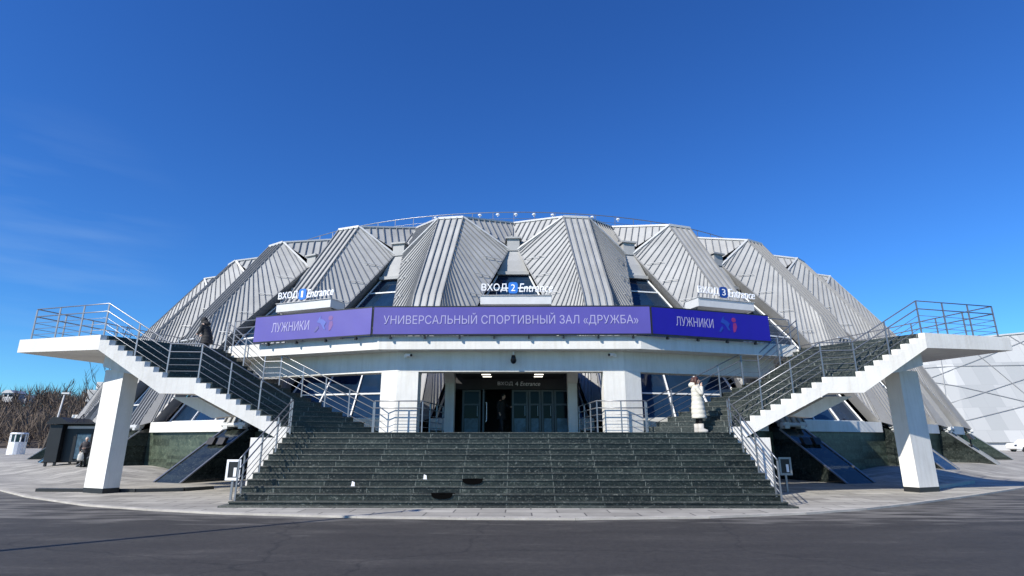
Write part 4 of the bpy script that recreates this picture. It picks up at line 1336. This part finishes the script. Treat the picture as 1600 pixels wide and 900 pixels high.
# ------------------------------------------------------------------ pale arena on the right
t = thing('panel_clad_arena', 'large pale arena clad in skewed panels with crossing cables, right background', 'building', (75, 84, 0))
pts = [(41, 92), (52, 85), (62, 80.6), (72, 78.2), (84, 77.5), (100, 79)]
tops = [12.0, 14.6, 15.9, 16.6, 16.9, 16.9]
mb = MB()
q = []
for (x, y), z in zip(pts, tops):
    q.append(((x, y, 1.5), (x + .9, y + 1.8, z)))
for (a0, a1), (b0, b1) in zip(q, q[1:]):
    mb.poly([a0, b0, b1, a1])
back = [(100, 120, 1.5), (41, 120, 1.5)]
mb.poly([q[-1][0], back[0], (100, 120, 16), q[-1][1]])
mb.poly([back[1], q[0][0], q[0][1], (41, 120, 12)])
mb.poly([p[1] for p in q] + [(100, 120, 16), (41, 120, 12)])
obj('cladding', mb, M['panel'], t)
mb = MB()
for (a, b) in zip(pts, pts[1:]): mb.hexa([(a[0], a[1] + .4, 0), (b[0], b[1] + .4, 0), (b[0], b[1] + 1, 0), (a[0], a[1] + 1, 0), (a[0], a[1] + .4, 1.6), (b[0], b[1] + .4, 1.6), (b[0], b[1] + 1, 1.6), (a[0], a[1] + 1, 1.6)])
obj('plinth', mb, M['kraft'], t)
mb = MB()
for (a0, a1), (b0, b1) in zip(q, q[1:]): mb.beam(Vector(a1), Vector(b1), .35, .2)
obj('parapet', mb, M['flash'], t)
def onwall(u, v):
    k = min(len(q) - 2, int(u * (len(q) - 1))); f = u * (len(q) - 1) - k
    return lerp(lerp(q[k][0], q[k][1], v), lerp(q[k + 1][0], q[k + 1][1], v), f) + Vector((-.05, -.12, 0))
for (u0, v0, u1, v1) in ((.06, .30, .62, .97), (.05, .95, .75, .12), (.28, .9, .24, .05), (.38, .95, .36, .0), (.44, .95, .62, .1), (.16, .15, .95, .98), (.2, .78, .9, .62), (.3, .12, .75, .5), (.1, .7, .22, .1), (.55, .99, .8, .1)):
    mb = MB()
    n_ = 12
    mb.tube([onwall(u0 + (u1 - u0) * i / n_, v0 + (v1 - v0) * i / n_) for i in range(n_ + 1)], .04, 6)
    obj('cable', mb, M['cable'], t)

# parked white car near the arena, partly outside the picture
cx, cy, cz = 60.2, 69.5, .42
t = thing('parked_car', 'white hatchback car parked in front of the pale arena', 'car', (cx, cy, cz))
prof = [(-2.1, .35), (-2.15, .75), (-1.95, .98), (-1.1, 1.05), (-.45, 1.48), (1.0, 1.5), (1.8, 1.1), (2.1, .95), (2.12, .4), (1.7, .28), (-1.7, .28)]
mb = MB(); mb.prism([(cx + x, cy - .85, cz + z) for x, z in prof], (0, 1.7, 0)); obj('body', mb, M['carwhite'], t, bevel=.06)
mb = MB(); mb.prism([(cx + x, cy - .856, cz + z) for x, z in ((-.95, 1.06), (-.42, 1.4), (.25, 1.42), (.25, 1.06))], (0, .01, 0)); mb.prism([(cx + x, cy - .856, cz + z) for x, z in ((.33, 1.06), (.33, 1.42), (.95, 1.42), (1.5, 1.08))], (0, .01, 0)); obj('window', mb, M['darkglass'], t)
for x in (-1.3, 1.35):
    for y in (-.8, .8):
        mb = MB(); mb.tube([(cx + x, cy + y - .1, cz + .31), (cx + x, cy + y + .1, cz + .31)], .31, 16); w = obj('wheel', mb, M['rubber'], t)
        mb = MB(); mb.tube([(cx + x, cy + y - .11, cz + .31), (cx + x, cy + y + .11, cz + .31)], .19, 12); obj('rim', mb, M['steel'], w)
mb = MB(); mb.box(cx - 2.17, cx - 2.05, cy - .8, cy - .5, cz + .68, cz + .85); obj('headlight', mb, M['glass'], t)
mb = MB(); mb.box(cx + 2.02, cx + 2.13, cy - .82, cy - .6, cz + .7, cz + .95); obj('tail_light', mb, M['redlamp'], t)

# ------------------------------------------------------------------ hill, wood and far houses
def hh(x, y):
    base = 13.5 * sstep(95, 190, y) * sstep(-40, -85, x)
    return base + 1.6 * math.sin(x * .055 + 1) * sstep(120, 190, y) + .8 * math.sin(x * .17 + y * .05) * sstep(120, 190, y)
mb = MB()
hx = [-420 + i * 7 for i in range(57)]
hy = [88 + j * 7 for j in range(30)]
mb.add([(x, y, hh(x, y) - .05) for x in hx for y in hy], [(i * 30 + j, (i + 1) * 30 + j, (i + 1) * 30 + j + 1, i * 30 + j + 1) for i in range(56) for j in range(29)])
o = obj('hill', mb, M['hill'], smooth=True)
tag(o, 'brown leafless hillside in the left distance', 'hill', kind='structure')

rnd = random.Random(3)
mb = MB()
def twigs(mb, x, y, z, h, w, n, rnd, th=.09):
    mb.beam((x, y, z), (x + rnd.uniform(-.3, .3), y, z + h * .6), .22, .22)
    for k in range(n):
        a = rnd.uniform(0, 2 * PI); t0 = rnd.uniform(.15, .6)
        b = Vector((x, y, z + h * t0))
        r = w * rnd.uniform(.35, 1) * (1.1 - t0 * .5)
        e = b + Vector((r * math.cos(a), r * math.sin(a), h * rnd.uniform(.2, .5)))
        mid = (b + e) / 2 + Vector((0, 0, -.15 * h * rnd.random()))
        s = Vector((rnd.uniform(-1, 1), rnd.uniform(-1, 1), rnd.uniform(-.4, .4))).normalized() * th * rnd.uniform(.7, 2.2)
        mb.add([b - s, b + s, mid + s, mid - s, e], [(0, 1, 2, 3), (3, 2, 4)])
for k in range(2300):
    x = rnd.uniform(-300, -58); y = rnd.uniform(98, 200)
    if x / y > -.62 or x / y < -1.25: continue
    twigs(mb, x, y, hh(x, y), rnd.choice((3.0, 4.0, 5.0, 6.0, 7.5)) * rnd.uniform(.8, 1.15), rnd.uniform(1.8, 3.6), 34, rnd, .05)
o = obj('wood', mb, M['twig'])
tag(o, 'bare brown wood covering the distant hillside', 'wood', kind='stuff')

def house(x, y, w, d_, h, label, m='signwhite', zoff=0):
    z = hh(x, y) + zoff
    t = thing('house', label, 'house', (x, y, z), 'houses on the hill')
    mb = MB(); mb.box(x - w / 2, x + w / 2, y - d_ / 2, y + d_ / 2, z - 1, z + h); obj('wall', mb, M[m], t)
    mb = MB(); mb.prism([(x - w / 2 - .4, y - d_ / 2 - .4, z + h), (x + w / 2 + .4, y - d_ / 2 - .4, z + h), (x + w / 2 - .8, y - d_ / 2 - .4, z + h + .9), (x - w / 2 + .8, y - d_ / 2 - .4, z + h + .9)], (0, d_ + .8, 0)); obj('roof', mb, M['kraft'], t)
    for i in range(max(2, int(w / 3))):
        mb = MB(); xx = x - w / 2 + (i + .5) * w / max(2, int(w / 3)); mb.box(xx - .5, xx + .5, y - d_ / 2 - .03, y - d_ / 2, z + h * .35, z + h * .75); obj('window', mb, M['darkglass'], t)
house(-196, 196, 6, 9, .2, 'long white house on the hill crest at the left edge', zoff=3.4)
house(-170, 196, 3.2, 5, 1.0, 'small white house on the hill crest above the guard booth', zoff=3.4)
house(-150, 168, 3.0, 4, 1.6, 'small grey house among the trees halfway up the hill', 'kraft', 2.5)

def bare_tree(x, y, h, lean, seed, label, spread=1.0):
    z = hh(x, y) if y > 90 else gz(x, y)
    rn = random.Random(seed)
    t = thing('bare_tree', label, 'tree', (x, y, z), 'bare trees at the foot of the hill')
    trunk, crown = MB(), MB()
    tp = [Vector((x + lean * h * f + rn.uniform(-.1, .1), y, z + h * f)) for f in (0, .2, .4, .6, .8, 1)]
    trunk.tube(tp, [.2, .17, .14, .10, .06, .02], 7)
    obj('trunk', trunk, M['bark'], t)
    for k in range(26):
        f = rn.uniform(.3, .95); i = min(4, int(f * 5)); b = lerp(tp[i], tp[i + 1], f * 5 - i)
        a = rn.uniform(0, 2 * PI); ln = h * .38 * (1.1 - f) * spread * rn.uniform(.6, 1.2) + .3
        p1 = b + Vector((math.cos(a) * ln * .45, math.sin(a) * ln * .45, ln * .45)); p2 = p1 + Vector((math.cos(a + .4) * ln * .3, math.sin(a + .4) * ln * .3, ln * .65))
        crown.tube([b, p1, p2], [.06 * (1.2 - f), .04 * (1.2 - f), .008], 5)
        for q_ in range(6):
            g = rn.uniform(.2, 1); s = lerp(p1, p2, g); a2 = rn.uniform(0, 2 * PI); l2 = ln * .35 * rn.uniform(.5, 1.2)
            crown.tube([s, s + Vector((math.cos(a2) * l2 * .5, math.sin(a2) * l2 * .5, l2))], [.022, .006], 4)
    obj('crown', crown, M['bark'], t)
bare_tree(-43.5, 58, 13.0, .18, 5, 'tall thin bare tree leaning over the black kiosk', .6)
bare_tree(-40.5, 62, 13.0, .10, 6, 'bushy bare tree rising behind the white pavilion boxes')
bare_tree(-38.0, 66, 13.4, .12, 8, 'bare tree beside the petals, right of the white pavilion boxes', 1.2)
bare_tree(-49.0, 60, 7.5, .2, 9, 'short dark bare tree behind the guard booth', .5)
bare_tree(-46.2, 62, 8.5, .22, 11, 'slim dark bare tree between the guard booth and the kiosk', .5)

# ------------------------------------------------------------------ people
def ell(c, rx, ry, z, n=20, rot=0, pert=None):
    out = []
    for k in range(n):
        a = 2 * PI * k / n
        x, y = rx * math.cos(a), ry * math.sin(a)
        out.append(Vector((c[0] + x * math.cos(rot) - y * math.sin(rot), c[1] + x * math.sin(rot) + y * math.cos(rot), z)))
    return out

def body_mesh(limbs, balls, m, name, parent, vox=.009):
    mb = MB()
    for pts, rr in limbs: mb.tube(pts, rr, 10)
    for c, rx, ry, rz in balls: mb.ball(c, rx, ry, rz, 12, 9)
    me = mb.mesh(name, m, (0, 0, 0), True)
    o = bpy.data.objects.new(name, me); C.objects.link(o)
    rm = o.modifiers.new('fuse', 'REMESH'); rm.mode = 'VOXEL'; rm.voxel_size = vox; rm.use_smooth_shade = True
    sm = o.modifiers.new('soft', 'SMOOTH'); sm.iterations = 3
    bpy.context.view_layer.update()
    me2 = bpy.data.meshes.new_from_object(o.evaluated_get(bpy.context.evaluated_depsgraph_get()))
    bpy.data.objects.remove(o)
    off = origin_of(parent)
    me2.transform(Matrix.Translation(-off))
    o = bpy.data.objects.new(name, me2); o.parent = parent; C.objects.link(o)
    return o

def hand(limbs, wrist, d, side, r=.0085):
    """palm, four unequal curled fingers and a thumb growing out of its side"""
    d = Vector(d).normalized(); s = Vector(side).normalized(); cu = d.cross(s)
    pe = wrist + d * .085
    limbs.append(([wrist - d * .01, wrist + d * .05, pe], [.024, .034, .034]))
    for i, ln in enumerate((.065, .078, .072, .055)):
        b = pe + s * (.030 - .020 * i) - d * .012
        m1 = b + d * ln * .5 + cu * .006; m2 = m1 + d * ln * .3 + cu * .02
        limbs.append(([b, m1, m2], [r * 1.1, r, r * .8]))
    b = wrist + d * .03 + s * .028
    limbs.append(([b, b + s * .028 + d * .022, b + s * .034 + d * .052 + cu * .012], [.012, .011, .009]))

def person(loc, face, label, h=1.7, kind='coat', coat='coatblack', legs='coatblack', hairm='hair', shoe='black', coat_len=.40, lean=0.0, arm=None, bag=None, stride=.0, hood=False):
    """face: direction looked at, in plan"""
    f = Vector((*face, 0)).normalized(); rt = Vector((f.y, -f.x, 0)); up = Vector((0, 0, 1))
    t = thing('person', label, 'person', loc)
    B = Vector(loc); k = h / 1.7
    def p(a, b, c):                # forward, right, up in metres of a 1.7 m figure, leaning forward from the hips
        fw = a + (max(0, c - .9) * lean)
        return B + (f * fw + rt * b + up * (c - max(0, c - .9) * lean * lean * .4)) * k
    limbs, balls = [], []
    for s in (-1, 1):
        st_ = stride * s
        limbs.append(([p(0, .085 * s, .92), p(.03 + st_ * .5, .085 * s, .50), p(st_ - .02, .085 * s, .08)], [.085 * k, .058 * k, .042 * k]))
        limbs.append(([p(st_ - .06, .085 * s, .045), p(st_ + .06, .09 * s, .04), p(st_ + .15, .095 * s, .03)], [.038 * k, .040 * k, .026 * k]))
    limbs.append(([p(0, 0, .88), p(.01, 0, 1.1), p(0, 0, 1.32), p(-.01, 0, 1.42)], [.135 * k, .12 * k, .135 * k, .07 * k]))
    limbs.append(([p(-.01, -.17, 1.38), p(-.01, .17, 1.38)], [.06 * k, .06 * k]))
    limbs.append(([p(0, 0, 1.38), p(.015, 0, 1.5)], [.056 * k, .052 * k]))
    hc = p(.035, 0, 1.585)
    balls.append((hc, .078 * k, .078 * k, .112 * k))
    balls.append((p(.065, 0, 1.535), .05 * k, .05 * k, .055 * k))
    limbs.append(([p(.105, 0, 1.61), p(.135, 0, 1.572), p(.112, 0, 1.56)], [.010 * k, .015 * k, .012 * k]))
    limbs.append(([p(.108, -.022, 1.535), p(.113, 0, 1.535), p(.108, .022, 1.535)], [.008 * k, .010 * k, .008 * k]))
    for s in (-1, 1):
        balls.append((p(.02, .08 * s, 1.58), .014 * k, .014 * k, .03 * k))
        balls.append((p(.100, .032 * s, 1.60), .013 * k, .013 * k, .010 * k))
    sl = []
    for s in (-1, 1):
        pose = arm.get(s) if arm else None
        if pose is None: pose = ((.0, .235 * s, 1.12), (.06, .235 * s, .88))
        sh, el, wr = p(-.01, .185 * s, 1.37), p(*pose[0]), p(*pose[1])
        limbs.append(([sh, el, wr], [.05 * k, .04 * k, .028 * k]))
        hand(limbs, wr, wr - el, f if pose[1][2] < 1.2 else rt * -s)
        sl.append((sh, el, wr))
    body_mesh(limbs, balls, M['skin'], 'body', t)
    # clothing
    rot = math.atan2(rt.y, rt.x)
    mb = MB()
    zs = [coat_len, coat_len + .1]
    z = coat_len
    prof = [(coat_len, .225, .21), (.75, .21, .195), (1.0, .185, .165), (1.15, .19, .16), (1.3, .215, .15), (1.40, .18, .12), (1.455, .085, .085)]
    rs = []
    nq = 36
    for i in range(nq + 1):
        zz = coat_len + (1.455 - coat_len) * i / nq
        for (z0, a0, b0), (z1, a1, b1) in zip(prof, prof[1:]):
            if z0 <= zz <= z1 + 1e-6:
                u = (zz - z0) / max(1e-6, z1 - z0); ra, rb2 = a0 + (a1 - a0) * u, b0 + (b1 - b0) * u; break
        q = 1 + (.085 * abs(math.sin(zz * PI / .135)) ** .6 if kind == 'puffer' else .012 * math.sin(zz * 31))
        c = p(0 + (.02 * (1 - (zz - coat_len)) if kind == 'puffer' else 0), 0, zz)
        ring = []
        for j in range(26):
            a = 2 * PI * j / 26
            w = 1 + (.02 * math.sin(3 * a + zz * 9))
            ring.append(c + (rt * (ra * q * w * math.cos(a)) + f * (rb2 * q * w * math.sin(a))) * k)
        rs.append(ring)
    mb.rings(rs)
    for sh, el, wr in sl:
        n_ = 10
        pts = [lerp(sh, el, i / n_) for i in range(n_)] + [lerp(el, wr, i / n_) for i in range(n_ + 1)]
        wv = [(.075 - .02 * i / len(pts)) * k * (1 + (.06 * abs(math.sin(i * 1.1)) if kind == 'puffer' else 0)) for i in range(len(pts))]
        mb.tube(pts[:-1], wv[:-1], 12)
    if kind == 'puffer':
        mb.ball(p(-.10, 0, 1.45), .13 * k, .13 * k, .10 * k, 14, 8)      # hood lying on the shoulders
        for a in range(9): pass
    obj('coat', mb, M[coat], t, smooth=True)
    for s in (-1, 1):
        st_ = stride * s
        mb = MB(); mb.tube([p(.0, .085 * s, .9), p(.03 + st_ * .5, .085 * s, .50), p(st_ - .01, .088 * s, .2 if shoe == 'boots' else .09)], [.10 * k, .072 * k, (.050 if shoe == 'boots' else .058) * k], 12); obj('trouser_leg', mb, M[legs], t, smooth=True)
        mb = MB()
        mb.rings([ell(p(st_ + .045, .09 * s, 0).xy, .058 * k, .145 * k, p(0, 0, zz).z, 16, rot) for zz in (0.0, .035, .07)] + [ell(p(st_ - .01, .088 * s, 0).xy, .062 * k, .085 * k, p(0, 0, zz).z, 16, rot) for zz in (.12, .26 if shoe == 'boots' else .13)])
        obj('boot', mb, M[shoe], t, smooth=True)
    mb = MB()
    mb.ball(p(.012, 0, 1.618), .093 * k, .093 * k, .105 * k, 14, 9)
    if hairm == 'hair':
        mb.tube([p(-.03, 0, 1.66), p(-.09, 0, 1.56), p(-.08, 0, 1.44)], [.085 * k, .075 * k, .06 * k], 12)
        for s in (-1, 1): mb.tube([p(.02, .07 * s, 1.66), p(.0, .085 * s, 1.56), p(-.02, .08 * s, 1.45)], [.045 * k, .035 * k, .03 * k], 8)
    # keep the face clear: push hair behind the brow line
    for i, v in enumerate(mb.v):
        q = Vector(v) - p(.035, 0, 1.6)
        if q.dot(f) > .055 * k and q.z < .045 * k: mb.v[i] = tuple(Vector(v) - f * (q.dot(f) - .05 * k))
    if hood:
        mb.ball(p(-.015, 0, 1.60), .125 * k, .125 * k, .145 * k, 16, 10)
        mb.tube([p(-.03, 0, 1.55), p(-.05, 0, 1.40)], [.12 * k, .15 * k], 14)
    obj('hair' if hairm == 'hair' else 'hat', mb, M[hairm], t, smooth=True)
    if bag:
        mb = MB(); c = p(*bag)
        mb.rings([[c + (rt * (.15 * w * math.cos(2 * PI * j / 16)) + f * (.07 * w * math.sin(2 * PI * j / 16))) * k + up * z_ for j in range(16)] for w, z_ in ((.85, -.36), (1.1, -.30), (1.0, -.1), (.55, .02))])
        mb.tube([c + rt * .05 + up * 0, c + up * .12, c - rt * .05 + up * 0], .012, 6)
        bo = obj('bag', mb, M['skirt'], loc=tuple(c), smooth=True)
        tag(bo, 'pale cloth bag held by the person standing at the kiosk', 'bag')
    return t

person((5.98, 18.3, H), (.96, -.28), 'woman in a long white puffer coat standing at the stair top, hand at her face', 1.72, 'puffer', 'coatwhite', 'coatblack', 'hair', 'boots', .42,
       arm={-1: ((.16, -.22, 1.16), (.17, -.06, 1.42)), 1: ((.14, .22, 1.15), (.16, .08, 1.40))}, stride=.06)
person((-12.75, 23.2, TZ), (-.93, .1), 'person in black hooded clothes bending forward on the bridge above the stairs', 1.8, 'puffer', 'coatblack', 'coatblack', 'coatblack', 'black', .62, lean=.38,
       arm={-1: ((.10, -.26, 1.10), (.30, -.14, 1.02)), 1: ((.10, .26, 1.10), (.28, .12, 1.00))}, stride=.1, hood=True)
pz = gz(-21.1, 28.6)
person((-20.55, 27.9, pz), (.35, -.95), 'person in a dark jacket with folded arms standing in front of the black kiosk', 1.36, 'coat', 'coatgrey', 'coatblack', 'hairgrey', 'black', .78,
       arm={-1: ((.04, -.27, 1.10), (.20, -.02, 1.06)), 1: ((.06, .27, 1.08), (.14, .20, .86))}, bag=(.18, .12, .80))
person((-.42, LY + .25, H), (.8, -.6), 'person in dark clothes stepping through the open entrance door', 1.62, 'coat', 'coatblack', 'coatgrey', 'coatblack', 'black', .60, lean=.15,
       arm={-1: ((.16, -.24, 1.14), (.36, -.16, 1.14)), 1: ((-.02, .26, 1.12), (.10, .24, .88))}, stride=.14)
